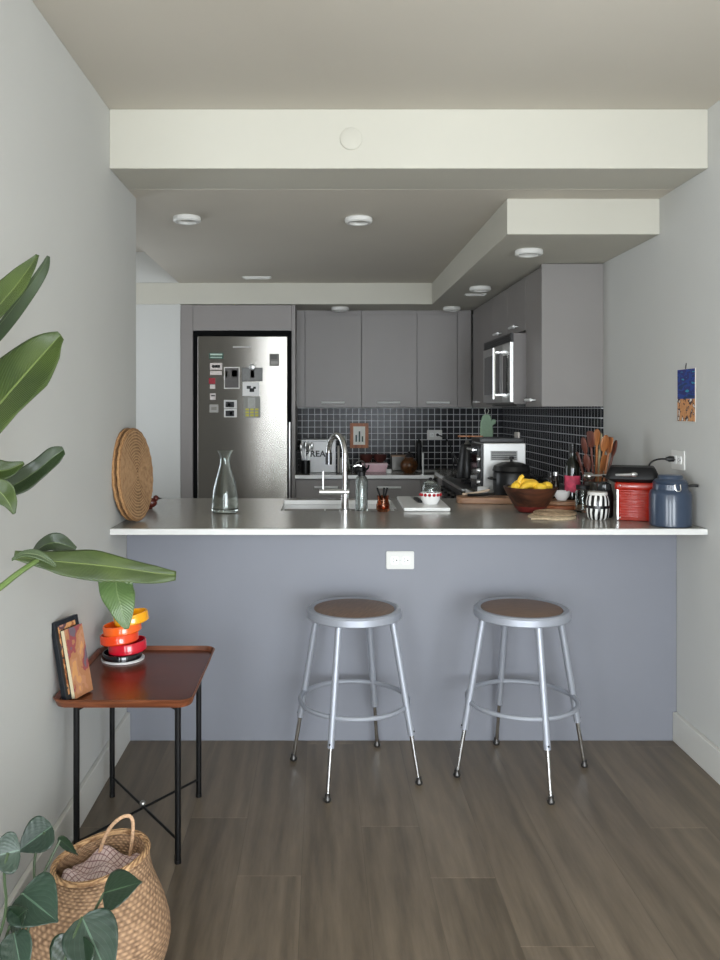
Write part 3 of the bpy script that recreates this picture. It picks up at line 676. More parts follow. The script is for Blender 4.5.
m_ = MB(); m_.bm.free(); m_.bm = revolve_uv(prof, 96, wob=.002)
bo = m_.build('basket_body', WICKB, bk, solid=.008)
rim = [(.110*math.cos(2*math.pi*i/60), .038+.110*math.sin(2*math.pi*i/60), .296+.16*.110*math.cos(2*math.pi*i/60)+.002*math.sin(6*math.pi*i/60+10)) for i in range(60)]
MB().tube(rim, .007, n=8, closed=True).build('basket_rim', weave_mat('rim_seagrass', (120, 84, 54), (204, 164, 120), 2.0, rings=True), bk)
hb = Vector(bk.location)
pts = [W(97, 864, 2.03), W(103, 840, 2.03), W(112, 824, 2.02), W(125, 815, 2.02), W(133, 817, 2.02), W(133, 835, 2.03), W(129, 862, 2.04)]
MB().tube([p-hb for p in pts], .0045, n=8, smooth=2).build('rope_handle', mat('rope', (206, 168, 134), .8, var=.25, scale=160, bump=.5), bk)
def check_mat(name, c1, c2):
    m = bpy.data.materials.new(name); m.use_nodes = True; nt = m.node_tree; b = nt.nodes['Principled BSDF']
    tc = N(nt, 'ShaderNodeTexCoord'); mp = N(nt, 'ShaderNodeMapping'); mp.inputs['Rotation'].default_value = (0, 0, R(25)); nt.links.new(tc.outputs['Object'], mp.inputs[0])
    br = N(nt, 'ShaderNodeTexBrick'); br.offset = 0; br.inputs['Scale'].default_value = 1; br.inputs['Brick Width'].default_value = .011; br.inputs['Row Height'].default_value = .011; br.inputs['Mortar Size'].default_value = .0012
    br.inputs['Color1'].default_value = (*lin(c1), 1); br.inputs['Color2'].default_value = (*lin(c1), 1); br.inputs['Mortar'].default_value = (*lin(c2), 1)
    nt.links.new(mp.outputs[0], br.inputs[0]); nt.links.new(br.outputs['Color'], b.inputs['Base Color']); b.inputs['Roughness'].default_value = .85; return m
bm = bmesh.new(); n1 = 26
gv = [[None]*n1 for _ in range(n1)]
for i in range(n1):
    for j in range(n1):
        x = -.085+.17*i/(n1-1); y = -.05+.17*j/(n1-1); 
        rr = math.hypot(x, y-.038)
        z = .262+.16*x*.6+.012*math.sin(x*60+y*20)+.01*math.sin(y*70)-.6*max(0, rr-.075)
        k = min(1, .100/max(rr, 1e-6)); gv[i][j] = bm.verts.new((x*k, .038+(y-.038)*k, z))
for i in range(n1-1):
    for j in range(n1-1): bm.faces.new((gv[i][j], gv[i+1][j], gv[i+1][j+1], gv[i][j+1]))
m_ = MB(); m_.bm.free(); m_.bm = bm
ck = m_.build('checked_cloth', check_mat('checked_linen', (212, 192, 188), (150, 118, 120)), None, solid=.003, loc=tuple(hb))
tag(ck, 'folded pink and white checked cloth lying inside the seagrass basket', 'cloth')

# ------------------------------------------------------------------ plants
def leafmesh(center, wid, nrm, nu=14, fold=0.25, curl=0.0, smooth=2):
    """center: list of world points along the midrib; wid: list of (left, right) half widths; nrm: facing direction"""
    pts = [Vector(p) for p in center]; ws = list(wid); nv = [Vector(n).normalized() for n in (nrm if isinstance(nrm, list) else [nrm]*len(pts))]
    # catmull resample
    out, wo, no = [], [], []
    def cr(a, b, c, d, t): return 0.5*((2*b)+(c-a)*t+(2*a-5*b+4*c-d)*t*t+(3*b-a-3*c+d)*t*t*t)
    n = len(pts)
    for i in range(n-1):
        for k in range(6):
            t = k/6; g = lambda L, j: L[max(0, min(n-1, j))]
            out.append(cr(g(pts, i-1), g(pts, i), g(pts, i+1), g(pts, i+2), t))
            wo.append(tuple(max(.0008, cr(g(ws, i-1)[q], g(ws, i)[q], g(ws, i+1)[q], g(ws, i+2)[q], t)) for q in (0, 1)))
            no.append(g(nv, i)*(1-t)+g(nv, i+1)*t)
    out.append(pts[-1]); wo.append(tuple(max(.0008, v) for v in ws[-1])); no.append(nv[-1])
    bm = bmesh.new(); uvl = bm.loops.layers.uv.new('UVMap'); rows = []; m = len(out)
    for i, p in enumerate(out):
        tg = (out[min(i+1, m-1)]-out[max(0, i-1)]).normalized(); nn = (no[i]-tg*no[i].dot(tg)).normalized(); sd = tg.cross(nn)
        row = []
        for j in range(-nu//2, nu//2+1):
            u = j/(nu/2); wv = wo[i][0] if u < 0 else wo[i][1]
            lift = fold*abs(u)*wv + curl*u*u*wv + .0005*math.sin(i*.9+j)*abs(u)
            row.append(bm.verts.new(p+sd*(u*wv)+nn*lift))
        rows.append(row)
    for i in range(m-1):
        for j in range(len(rows[0])-1):
            f = bm.faces.new((rows[i][j], rows[i][j+1], rows[i+1][j+1], rows[i+1][j]))
            q = len(rows[0])-1
            for lp, uv in zip(f.loops, ((j/q, i/(m-1)), ((j+1)/q, i/(m-1)), ((j+1)/q, (i+1)/(m-1)), (j/q, (i+1)/(m-1)))): lp[uvl].uv = uv
    m_ = MB(); m_.bm.free(); m_.bm = bm; return m_
BL1 = leaf_mat('paradise_leaf', (66, 82, 34), (42, 58, 24), (102, 116, 64), nv=30, veinw=.05, side=.8)
BL2 = leaf_mat('paradise_leaf_dark', (40, 56, 28), (28, 42, 22), (80, 94, 60), nv=30, veinw=.05, side=.8)
BL3 = leaf_mat('paradise_leaf_grey', (84, 100, 70), (58, 76, 48), (150, 160, 126), nv=24, veinw=.06, side=.8)
STEM = mat('green_stem', (84, 104, 52), .45, var=.1)
bp_ = thing('bird_of_paradise_plant', 'large-leaved bird of paradise plant reaching in from the left edge', 'plant', (-.60, 1.15, 0))
ob = Vector(bp_.location)
MB().lathe([(0, 0), (.10, 0), (.13, .24), (.135, .25), (.122, .25), (.12, .22), (0, .22)], n=40).build('pot', mat('plant_pot', (190, 186, 178), .6), bp_)
def bleaf(name, pp, ws, nrm, m, **k):
    return leafmesh([W(*p)-ob for p in pp], [(a*p[2]/F, b*p[2]/F) for (a, b), p in zip(ws, pp)], nrm, **k).build(name, m, bp_, solid=.0012)
dA = 1.62
# A : upper leaf, two blades split at the tip
bleaf('leaf', [(-75, 400, 1.45), (-40, 352, 1.5), (-10, 316, 1.56), (12, 291, 1.6), (28, 270, 1.62), (38, 255, 1.63)], [(4, 2), (22, 18), (26, 20), (20, 18), (11, 10), (2, 2)], (-.3, -.9, .35), BL1, fold=.22)
bleaf('leaf', [(-75, 402, 1.45), (-40, 366, 1.5), (-5, 330, 1.56), (22, 296, 1.6), (41, 270, 1.62), (48, 256, 1.63)], [(2, 4), (2, 10), (2, 11), (3, 10), (3, 7), (1, 2)], (.45, -.8, .2), BL2, fold=.15)
# B
bleaf('leaf', [(-80, 500, 1.5), (-40, 452, 1.55), (-5, 410, 1.6), (24, 376, 1.64), (48, 349, 1.66), (61, 335, 1.66)], [(6, 8), (32, 38), (38, 42), (32, 38), (20, 24), (5, 9)], [(-.35, -.85, .5)]*3+[(-.2, -.9, .45)]*3, BL1, fold=.30, curl=-.05)
# C (behind, small twisted)
bleaf('leaf', [(-30, 505, 1.66), (0, 492, 1.68), (20, 482, 1.70), (38, 470, 1.72), (55, 456, 1.72), (64, 450, 1.72)], [(3, 3), (8, 11), (12, 16), (11, 13), (10, 12), (4, 6)], (-.1, -.85, .45), BL2, fold=.25)
bleaf('leaf', [(-40, 478, 1.6), (-10, 472, 1.62), (8, 470, 1.63), (24, 463, 1.64)], [(5, 5), (12, 12), (10, 11), (2, 2)], (0, -.8, .6), BL1, fold=.2)
bleaf('leaf', [(-20, 478, 1.58), (0, 492, 1.6), (9, 503, 1.6), (14, 514, 1.6)], [(5, 5), (14, 11), (10, 6), (2, 1)], (-.2, -.9, .3), BL1, fold=.2)
# D big horizontal leaf
bleaf('leaf', [(14, 556, 1.60), (38, 560, 1.62), (62, 562, 1.64), (95, 565, 1.66), (128, 569, 1.68), (155, 573, 1.69), (176, 575, 1.70)], [(6, 4), (10, 8), (13, 15), (17, 18), (11, 15), (8, 12), (4, 6)], [(0, -.75, .66)]*7, BL1, fold=.12, curl=-.12)
bleaf('leaf', [(34, 553, 1.66), (45, 545, 1.67), (58, 543, 1.68), (76, 549, 1.68)], [(3, 3), (8, 9), (10, 10), (2, 4)], (-.1, -.7, .5), BL2, fold=.2)
bleaf('leaf', [(12, 560, 1.58), (24, 554, 1.58), (40, 556, 1.585), (56, 566, 1.59)], [(2, 2), (5, 4), (6, 5), (1, 2)], (.1, -.5, .85), BL3, fold=.15)
# E hanging leaf
bleaf('leaf', [(116, 580, 1.70), (117, 592, 1.72), (121, 606, 1.73), (124, 618, 1.73), (127, 629, 1.73)], [(17, 17), (18, 16), (14, 12), (9, 8), (2, 2)], (.1, -1, .15), leaf_mat('paradise_leaf_under', (76, 98, 56), (60, 82, 44), (98, 116, 76), nv=16, veinw=.05), fold=.2)
def stem(o, pts, r): return MB().tube([Vector(p)-Vector(o.location) for p in pts], r, n=8, smooth=2).build('stem', STEM, o)
top = (-.62, 1.15, .22)
stem(bp_, [top, (-.72, 1.3, .55), W(-40, 615, 1.55), W(0, 588, 1.58), W(18, 573, 1.59), W(38, 560, 1.615)], (.008, .005))
stem(bp_, [top, (-.68, 1.2, .7), W(-130, 470, 1.40), W(-75, 401, 1.45)], (.010, .006))
stem(bp_, [top, (-.64, 1.2, .6), W(-110, 540, 1.47), W(-80, 500, 1.5)], (.010, .006))
stem(bp_, [top, (-.66, 1.25, .6), W(-70, 520, 1.60), W(-30, 505, 1.66)], (.008, .004))
stem(bp_, [top, (-.62, 1.25, .6), W(-80, 500, 1.56), W(-40, 478, 1.6)], (.008, .004))
stem(bp_, [top, (-.60, 1.25, .6), W(-60, 490, 1.55), W(-20, 478, 1.58)], (.008, .004))

PH1 = leaf_mat('philodendron_leaf', (38, 58, 44), (28, 44, 34), (72, 96, 78), nv=7, veinw=.03, side=1.4, rough=.42, bump=.10)
PH2 = leaf_mat('philodendron_leaf_dark', (34, 52, 34), (24, 40, 27), (62, 84, 60), nv=8, veinw=.03, side=1.4, rough=.3, bump=.10)
ph = thing('philodendron_plant', 'dark heart-leaved philodendron at the lower left corner', 'plant', (-.62, 1.42, 0))
op = Vector(ph.location)
MB().lathe([(0, 0), (.07, 0), (.09, .15), (.093, .16), (.082, .16), (.08, .14), (0, .14)], n=36).build('pot', mat('dark_pot', (70, 68, 66), .6), ph)
def hleaf(base, tip, d0, d1, wpx, nrm, m, lobes=.28, fold=.16, curl=.1):
    b0, t0 = Vector((*base, d0)), Vector((*tip, d1)); ax = t0-b0
    prof = [(0.0, .30), (.07, .74), (.16, .94), (.30, 1.0), (.45, .92), (.62, .70), (.78, .42), (.90, .18), (1.0, .02)]
    pp = [b0+ax*s_ for s_, _ in prof]
    # lobes: start behind the stem point
    b1 = b0-ax*lobes*.6
    return leafmesh([W(*p)-op for p in pp], [(wpx*v*p[2]/F, wpx*v*p[2]/F) for (_, v), p in zip(prof, pp)], nrm, nu=16, fold=fold, curl=curl).build('leaf', m, ph, solid=.001)
hleaf((52, 826), (17, 852), 1.72, 1.70, 17, (.2, -.8, .55), PH1)
hleaf((20, 850), (-14, 858), 1.52, 1.50, 19, (.35, -.85, .4), PH1)
hleaf((22, 893), (58, 922), 1.60, 1.56, 27, (.15, -.7, .7), PH1)
hleaf((10, 925), (28, 908), 1.57, 1.55, 14, (-.2, -.8, .4), PH2)
hleaf((104, 893), (142, 882), 1.66, 1.64, 19, (.05, -.6, .8), PH2, curl=-.1)
hleaf((82, 917), (112, 985), 1.62, 1.55, 27, (.1, -.72, .7), PH1)
hleaf((80, 935), (60, 990), 1.60, 1.55, 24, (-.1, -.75, .6), PH2)
hleaf((14, 932), (24, 985), 1.55, 1.5, 16, (.1, -.9, .4), PH1)
hleaf((58, 838), (78, 855), 1.74, 1.78, 5, (.3, -.6, .6), PH2)
def pstem(*pp): 
    P_ = [Vector((-.62, 1.42, .14))]+[W(*p) for p in pp]
    MB().tube([q-op for q in P_], .0028, n=6, smooth=2).build('stem', mat('philodendron_stem', (62, 78, 52), .5), ph)
pstem((20, 960, 1.62), (36, 900, 1.68), (33, 857, 1.71), (45, 832, 1.715))
pstem((-10, 960, 1.5), (8, 912, 1.5), (3, 870, 1.5), (8, 853, 1.51))
pstem((10, 990, 1.55), (12, 930, 1.58), (22, 893, 1.60))
pstem((0, 990, 1.55), (2, 950, 1.56), (10, 925, 1.57))
pstem((40, 1000, 1.58), (80, 935, 1.64), (94, 912, 1.655), (104, 893, 1.66))
pstem((50, 1000, 1.56), (70, 945, 1.58), (82, 917, 1.62))
pstem((20, 990, 1.55), (5, 960, 1.54), (14, 932, 1.55))
pstem((20, 940, 1.62), (38, 885, 1.70), (55, 850, 1.73), (60, 840, 1.74))

# ------------------------------------------------------------------ things on the countertop
ZT = .914
def onc(px, py, off=0.0):
    d = (CH-ZT)*F/(py-CY)+off; return ((px-CX)*d/F, d, ZT+.0005)
# woven plates
for i, (dx, dz, yy, lbl) in enumerate(((-.776, .0, 3.33, 'round woven seagrass placemat closest to the left wall'), (-.752, .0, 3.315, 'round woven seagrass placemat in front, facing the room'))):
    t = thing('woven_placemat', lbl, 'placemat', (dx, yy, ZT+.1815+.0085), group='woven placemats leaning on the left wall')
    t.rotation_euler = (0, R(90-4), R(-8))
    r_ = .181
    pr = [(0, 0)]
    nr = 15
    for k in range(nr):
        a0 = r_*(k+.5)/nr; a1 = r_*(k+1)/nr; pr += [(a0, .0118), (a1, .0102)]
    pr += [(r_, -.004), (0, -.004)]; pr[0] = (0, .0118)
    MB().lathe(pr, n=64).build('woven_disc', WICK, t)
    e = [(r_*math.cos(2*math.pi*k/80), r_*math.sin(2*math.pi*k/80), .003+.0015*math.sin(k*1.9)) for k in range(80)]
    MB().tube(e, .0075, n=8, closed=True).build('braided_edge', weave_mat('braid%d' % i, (110, 72, 42), (190, 144, 96), 3, rings=True), t)
# small bird figurine
t = thing('bird_figurine', 'small dark red-brown bird figurine behind the woven placemats', 'figurine', onc(150, 509))
BRD = mat('bird_wood', (84, 34, 26), .3, var=.15)
MB().sphere((0, 0, .028), .026, (1.25, .8, .9)).sphere((.0, 0, .003), .014, (1, 1, .3)).build('body', BRD, t)
MB().sphere((.026, 0, .048), .014).build('head', BRD, t)
MB().lathe([(.006, 0), (.003, .01), (0, .02)], n=10, M=Matrix.Translation((.037, 0, .048)) @ Matrix.Rotation(R(90), 4, 'Y')).build('beak', BLACK, t)
MB().sphere((-.035, 0, .036), .014, (1.6, .5, .4)).build('tail', BRD, t)
# carafe
t = thing('glass_carafe', 'clear glass carafe with flared rim standing alone on the counter', 'carafe', onc(225, 512.5))
prof_o = [(0, 0), (.050, 0), (.058, .004), (.059, .02), (.057, .06), (.052, .10), (.043, .14), (.031, .18), (.024, .205), (.021, .225), (.022, .245), (.029, .262), (.037, .272)]
prof_i = [(.035, .272), (.027, .260), (.020, .245), (.019, .225), (.022, .205), (.029, .18), (.041, .14), (.050, .10), (.055, .06), (.056, .022), (.050, .014), (0, .012)]
MB().lathe(prof_o+prof_i, n=56).build('glass_body', GLASS, t)
# tap
tp = thing('kitchen_tap', 'tall chrome gooseneck tap at the front of the sink', 'tap', onc(345, 510.5))
MB().lathe([(0, 0), (.026, 0), (.026, .006), (.017, .009), (.017, .075), (.013, .08), (0, .08)], n=28).build('base', CHROME, tp)
arc = [(0, 0, .075), (0, 0, .25)]
dr_ = Vector((-.42, .90, 0)).normalized(); rad = .085
for k in range(13):
    a = math.pi*k/12; p = dr_*(rad-rad*math.cos(a)); arc.append((p.x, p.y, .25+rad*math.sin(a)))
e_ = dr_*2*rad; arc.append((e_.x, e_.y, .245))
MB().tube(arc, .0125, n=16).build('spout', CHROME, tp)
MB().tube([(e_.x, e_.y, .25), (e_.x, e_.y, .225), (e_.x, e_.y, .195)], .0155, n=16).build('spray_head', mat('dark_chrome', (90, 90, 92), .2, .9), tp)
MB().tube([(.018, -.004, .083), (-.115, -.004, .083)], .0135, n=16).build('side_valve', STEELB, tp)
MB().tube([(-.098, -.004, .09), (-.098, .0, .175)], .0045, n=10).build('lever', STEELB, tp)
# soap dispenser
t = thing('soap_dispenser', 'clear glass soap bottle with dark pump right of the tap', 'soap dispenser', onc(361.5, 510.5))
MB().lathe([(0, 0), (.027, 0), (.028, .004), (.028, .135), (.022, .15), (.016, .155), (.014, .155), (.020, .147), (.0255, .132), (.0255, .008), (0, .008)], n=32).build('bottle', GLASS, t)
MB().lathe([(0, .155), (.017, .155), (.017, .172), (.006, .176), (.005, .20), (0, .20)], n=20).build('pump_cap', DARKIRON, t)
MB().tube([(0, 0, .198), (-.012, 0, .203), (-.035, 0, .198)], .0055, n=10).build('pump_spout', CHROME, t)
# amber cup with brushes
t = thing('amber_cup', 'small amber glass cup holding dark brushes beside the sink', 'cup', onc(383, 511.5))
MB().lathe([(0, 0), (.024, 0), (.030, .01), (.030, .03), (.024, .05), (.027, .07), (.0245, .07), (.0215, .05), (.027, .03), (.027, .014), (0, .008)], n=32).build('glass_body', AMBER, t)
MB().lathe([(0, .009), (.024, .013), (.025, .028), (0, .028)], n=24).build('copper_fill', mat('copper_fill', (140, 78, 52), .3, .6), t)
for i, (a, b_2) in enumerate(((-.026, .0), (.02, .005), (.006, .012))):
    o_ = thing('cleaning_brush', ('dark brush leaning left in the amber cup', 'dark brush leaning right in the amber cup', 'dark brush standing upright in the amber cup')[i], 'brush', (t.location[0], t.location[1], ZT+.03))
    MB().tube([(0, b_2*.4, 0), (a, b_2, .075)], (.003, .0045), n=8).build('brush_handle', BLKMET, o_)
# white cutting board & knife & candy jar
t = thing('white_cutting_board', 'thick white cutting board on the counter right of the sink', 'cutting board', (0, 0, ZT+.0005))
P4 = [onc(404, 511.5), onc(450.5, 511.5), onc(438, 499.5), onc(397, 499.5)]
MB().prism([(p[0], p[1]) for p in P4], 0, .016).build('board', WHITE, t, bevel=.004)
t = thing('knife', 'dark-handled knife lying on the white cutting board', 'knife', (0, 0, ZT+.0168))
a_, b_1 = Vector(onc(411, 499.8)), Vector(onc(420, 506.5))
v_ = b_1-a_; v_.z = 0; M_ = Matrix.Translation((a_.x, a_.y, 0)) @ Matrix.Rotation(math.atan2(v_.y, v_.x), 4, 'Z')
L_ = v_.length
MB().prism([(0, .012), (L_*.5, .013), (L_*.5, -.006), (.02, -.004)], 0, .002, M=M_).build('blade', STEEL, t)
MB().prism(rrect(L_*.5, L_, -.010, .012, .006), 0, .013, M=M_).build('handle', DARKIRON, t, bevel=.003)
t = thing('sugar_bowl', 'white bowl with a red dotted rim and a domed glass lid on the white board', 'bowl', (.505, 3.78, ZT+.017))
MB().lathe([(0, 0), (.03, 0), (.043, .02), (.046, .055), (.043, .055), (.04, .022), (0, .008)], n=40).build('bowl_body', WHITE, t)
m_ = MB()
for k in range(14): 
    a = 2*math.pi*k/14; m_.sphere((.0455*math.cos(a), .0455*math.sin(a), .044), .008, (1, 1, .9), n=8)
m_.build('red_dots', mat('red_glaze', (168, 30, 40), .3), t)
MB().lathe([(.042, .056), (.043, .075), (.034, .098), (.018, .108), (.016, .108), (.032, .096), (.040, .075), (.039, .056)], n=32, cap=False).build('glass_lid', GLASS, t)
MB().sphere((0, 0, .113), .009).build('lid_knob', BLACK, t)
# toaster oven
to = thing('toaster_oven', 'silver toaster oven with side vents on the right counter', 'toaster oven', (.835, 4.565, .914+.0005), R(-90))
B(0, .285, .012, .235, .012, .275).build('body', mat('toaster_silver', (206, 206, 204), .4, .35, var=.02), to, bevel=.006)
B(.004, .281, 0, .012, .016, .268).build('front_bezel', BLACK, to, bevel=.002)
d_ = B(.02, .21, -.006, .0, .05, .25).build('glass_door', BLKGL, to)
m_ = MB(); m_.tube([(.03, -.025, .235), (.20, -.025, .235)], .006, n=8); m_.tube([(.035, -.025, .235), (.035, -.004, .235)], .004, n=6); m_.tube([(.195, -.025, .235), (.195, -.004, .235)], .004, n=6); m_.build('door_handle', STEELB, d_)
for k in range(3): MB().lathe([(0, 0), (.013, 0), (.011, .014), (0, .014)], n=14, M=Matrix.Translation((.247, 0, .07+k*.06)) @ Matrix.Rotation(R(90), 4, 'X')).build('knob', STEELB, to)
m_ = MB()
m_.box(.2855, .2875, .05, .19, .185, .235)
m_.build('side_vent', mat('vent_grey', (150, 150, 148), .5), to)
m_ = MB()
for k in range(5): m_.box(.2875, .2885, .056, .184, .19+k*.009, .194+k*.009)
m_.build('vent_slots', BLACK, to)
for a in (.02, .265):
    for b in (.03, .215): MB().lathe([(0, 0), (.01, 0), (.01, .012), (0, .012)], n=10, c=(a, b, 0)).build('foot', BLACK, to)
t = thing('roasting_tray', 'black roasting tray with rim lying on the toaster oven', 'tray', (.95, 4.43, 1.190))
m_ = MB(); m_.box(-.115, .115, -.12, .12, 0, .004)
for a in ((-.115, -.108, -.12, .12), (.108, .115, -.12, .12), (-.108, .108, -.12, -.113), (-.108, .108, .113, .12)): m_.box(*a, .004, .024)
m_.build('tray_pan', BLACK, t, bevel=.002)
t = thing('cutting_mat', 'thin pale folded cloth poking up from the roasting tray', 'cloth', (1.045, 4.37, 1.1945))
B(-.006, .006, -.04, .04, 0, .05).build('folded_cloth', mat('pale_cloth', (182, 176, 170), .8), t, bevel=.003)
t = thing('wooden_spatula', 'wooden spatula jutting left from on top of the toaster oven', 'spatula', (.86, 4.45, 1.216))
M_ = Matrix.Rotation(R(168), 4, 'Z')
MB().prism(rrect(-.02, .05, -.006, .006, .005), 0, .007, M=M_).build('spatula_handle', SPOONW, t)
MB().prism(rrect(.05, .115, -.02, .02, .012), 0, .007, M=M_).build('spatula_blade', SPOONW, t)
# black pot in front of toaster oven
t = thing('black_toaster', 'rounded black enamel pot in front of the silver toaster oven', 'pot', (.968, 4.168, .914+.0005))
t.name = 'black_pot'
MB().lathe([(0, 0), (.07, 0), (.085, .012), (.093, .05), (.093, .13), (.090, .135), (0, .135)], n=44).build('pot_body', BLACK, t)
MB().lathe([(.094, .136), (.096, .142), (.088, .165), (.05, .182), (0, .188)], n=44).build('lid', BLACK, t)
MB().lathe([(0, .186), (.006, .186), (.007, .198), (.014, .202), (.012, .212), (0, .214)], n=20).build('lid_knob', BLACK, t)
for s_ in (-1, 1): MB().tube([(s_*.088, -.03, .10), (s_*.115, -.02, .102), (s_*.115, .02, .102), (s_*.088, .03, .10)], .006, n=8, smooth=1).build('side_handle', BLACK, t)
# kettle
t = thing('kettle', 'tall black kettle with a steel edge standing on the range', 'kettle', (.895, 5.02, .9455))
MB().lathe([(0, 0), (.062, 0), (.064, .01), (.055, .10), (.040, .19), (.034, .205), (0, .21)], n=36).build('kettle_body', BLACK, t)
MB().lathe([(0, .208), (.02, .208), (.01, .22), (.012, .228), (0, .232)], n=16).build('lid_knob', STEEL, t)
MB().tube([(.05, 0, .04), (.10, 0, .06), (.10, 0, .17), (.035, 0, .195)], .007, n=10, smooth=2).build('kettle_handle', STEEL, t)
MB().tube([(-.05, 0, .08), (-.09, 0, .15)], (.012, .007), n=10).build('kettle_spout', BLACK, t)
t = thing('white_mug', 'plain white mug half hidden behind the black pot', 'mug', (.835, 4.225, .9145))
MB().lathe([(0, 0), (.026, 0), (.029, .004), (.029, .052), (.026, .052), (.026, .006), (0, .006)], n=28).build('mug_body', WHITE, t)
# wooden board under
t = thing('wooden_cutting_board', 'flat wooden cutting board behind the fruit bowl', 'cutting board', (.86, 3.985, .9145), R(-5))
MB().prism(rrect(-.20, .19, -.075, .035, .03), 0, .030).build('board', BOARDW, t, bevel=.004)
t = thing('salad_servers', 'pair of serving tongs lying on the left end of the wooden cutting board', 'tongs', (.69, 3.995, .9450), R(-5))
MB().tube([(0, 0, .008), (.06, .01, .012), (.13, 0, .03)], .006, n=8, smooth=1).build('tong_arm', mat('pale_wood', (206, 184, 160), .5), t)
MB().tube([(.02, -.03, .008), (.08, -.02, .008), (.15, -.02, .014)], .007, n=8, smooth=1).build('tong_arm', BLACK, t)
# fruit bowl
fb = thing('wooden_bowl', 'dark turned wooden bowl holding the bananas and lemons', 'bowl', (.925, 3.62, .9145))
MB().lathe([(0, 0), (.048, 0), (.054, .004), (.078, .036), (.104, .080), (.117, .108), (.1185, .112), (.113, .112), (.099, .080), (.072, .038), (.045, .012), (0, .010)], n=64).build('bowl_body', BOWLW, fb)
MB().lathe([(.0545, .0035), (.066, .018), (.0735, .028), (.0735, .0285), (.066, .0187)], n=64, cap=False).build('red_band', mat('bowl_red', (110, 40, 36), .35), fb)
YEL = mat('banana_yellow', (236, 190, 58), .45, var=.08, scale=40)
for i, (cx_, cy_, az, ln, lift) in enumerate(((-.005, -.03, 20, .12, .118), (.0, .005, 35, .12, .124), (-.03, .0, 5, .11, .126))):
    t = thing('banana', ('yellow banana lying across the front of the wooden bowl', 'yellow banana arched over the middle of the bowl', 'yellow banana with its stem end up at the left of the bowl')[i], 'banana', (.925+cx_, 3.62+cy_, .914+lift), R(az), 'bananas in the wooden bowl')
    pts = []; rs_ = []
    for k in range(11):
        u = k/10-.5; pts.append((u*ln, 0, -.9*u*u*ln*.75+.006))
    m_ = MB(); bm = m_.bm; rings = []
    for k, p in enumerate(pts):
        r_ = .017*math.sqrt(max(.06, 1-(abs(k/10-.5)*2)**4))
        if k in (0, 10): r_ = .005
        rings.append([bm.verts.new((p[0], p[1]+r_*math.cos(2*math.pi*q/12), p[2]+r_*math.sin(2*math.pi*q/12))) for q in range(12)])
    for a, b in zip(rings, rings[1:]):
        for q in range(12): bm.faces.new((a[q], a[(q+1) % 12], b[(q+1) % 12], b[q]))
    bm.faces.new(rings[0][::-1]); bm.faces.new(rings[-1]); m_.build('banana_body', YEL, t, sub=1)
    MB().tube([pts[0], (pts[0][0]-.015, 0, pts[0][2]-.004)], (.005, .004), n=8).build('stem', mat('banana_stem', (120, 100, 44), .6), t)
t = thing('banana', 'small yellow banana tip curling upright above the bowl', 'banana', (.886, 3.61, 1.02), 0, 'bananas in the wooden bowl')
MB().tube([(-.006, 0, 0), (-.012, 0, .025), (-.008, 0, .045), (.004, 0, .056)], (.014, .008), n=12, smooth=2).build('banana_body', YEL, t)
LEM = mat('lemon_yellow', (240, 196, 56), .45, var=.05, bump=.2, scale=90)
for i, (x, y, z, sc_) in enumerate(((.035, -.035, .108, (1.3, 1, .95)), (.075, .01, .112, (1.1, 1, .9)), (.01, .04, .112, (1.2, 1, 1)), (-.068, -.02, .110, (1.0, 1, 1)))):
    t = thing('lemon', ('lemon at the front right of the wooden bowl', 'lemon at the right rim of the wooden bowl', 'lemon at the back of the wooden bowl', 'lemon at the left rim of the wooden bowl')[i], 'lemon', (.925+x, 3.62+y, .914+z), R(20*i), 'lemons in the wooden bowl')
    MB().sphere((0, 0, 0), .024, sc_, n=20).build('lemon_body', LEM, t)
# placemats + boards
m_st = [mat('straw1', (196, 176, 146), .8, var=.2, scale=60, bump=.4), mat('straw2', (164, 140, 112), .8, var=.25, scale=60, bump=.4)]
for i, (px, py, r_, zz, lb) in enumerate(((549, 518.5, .098, 0, 'round straw trivet lowest in the pile by the counter edge'), (552, 517, .090, .0095, 'round straw trivet topmost in the pile by the counter edge'))):
    x, y, z = onc(px, py); t = thing('straw_trivet', lb, 'trivet', (x+.022, y+.035, z+zz), R(30*i), 'straw trivets right of the fruit bowl')
    pr = [(0, .007)]
    for k in range(8): pr += [(r_*(k+.4)/8, .009), (r_*(k+1)/8, .005)]
    MB().lathe(pr+[(r_, 0), (0, 0)], n=48).build('woven_disc', m_st[i], t)
t = thing('straw_scrap', 'loose strip of woven straw at the front of the trivet pile', 'straw strip', onc(541, 520))
MB().tube([(-.04, 0, .004), (0, -.012, .006), (.05, -.004, .004), (.09, .012, .005)], .004, n=8, smooth=1).build('strip', m_st[0], t)
for i, (x, y, z, r_, lb) in enumerate(((1.10, 3.80, .9145, .125, 'round wooden board under the wine bottle, lower of two'), (1.11, 3.80, .9325, .112, 'round wooden board under the wine bottle, upper of two'))):
    t = thing('round_board', lb, 'wooden board', (x, y, z), 0, 'round boards stacked under the bottle')
    MB().lathe([(0, 0), (r_-.004, 0), (r_, .004), (r_, .013), (r_-.004, .017), (0, .017)], n=56).build('board', (BOARDR, BOARDW)[i], t)
zb2 = .950
t = thing('wine_bottle', 'dark green wine bottle with a pink label on the round boards', 'bottle', (1.165, 3.80, zb2))
MB().lathe([(0, 0), (.032, 0), (.035, .004), (.035, .145), (.030, .168), (.016, .190), (.0135, .20), (.0135, .245), (.0155, .247), (.0155, .258), (0, .258)], n=36).build('bottle_body', mat('bottle_glass', (12, 18, 12), .08, spec=.7), t)
MB().lathe([(.0354, .035), (.0356, .036), (.0356, .11), (.0354, .111)], n=36, cap=False).build('label', mat('bottle_label', (186, 62, 88), .6, var=.45, scale=30), t)
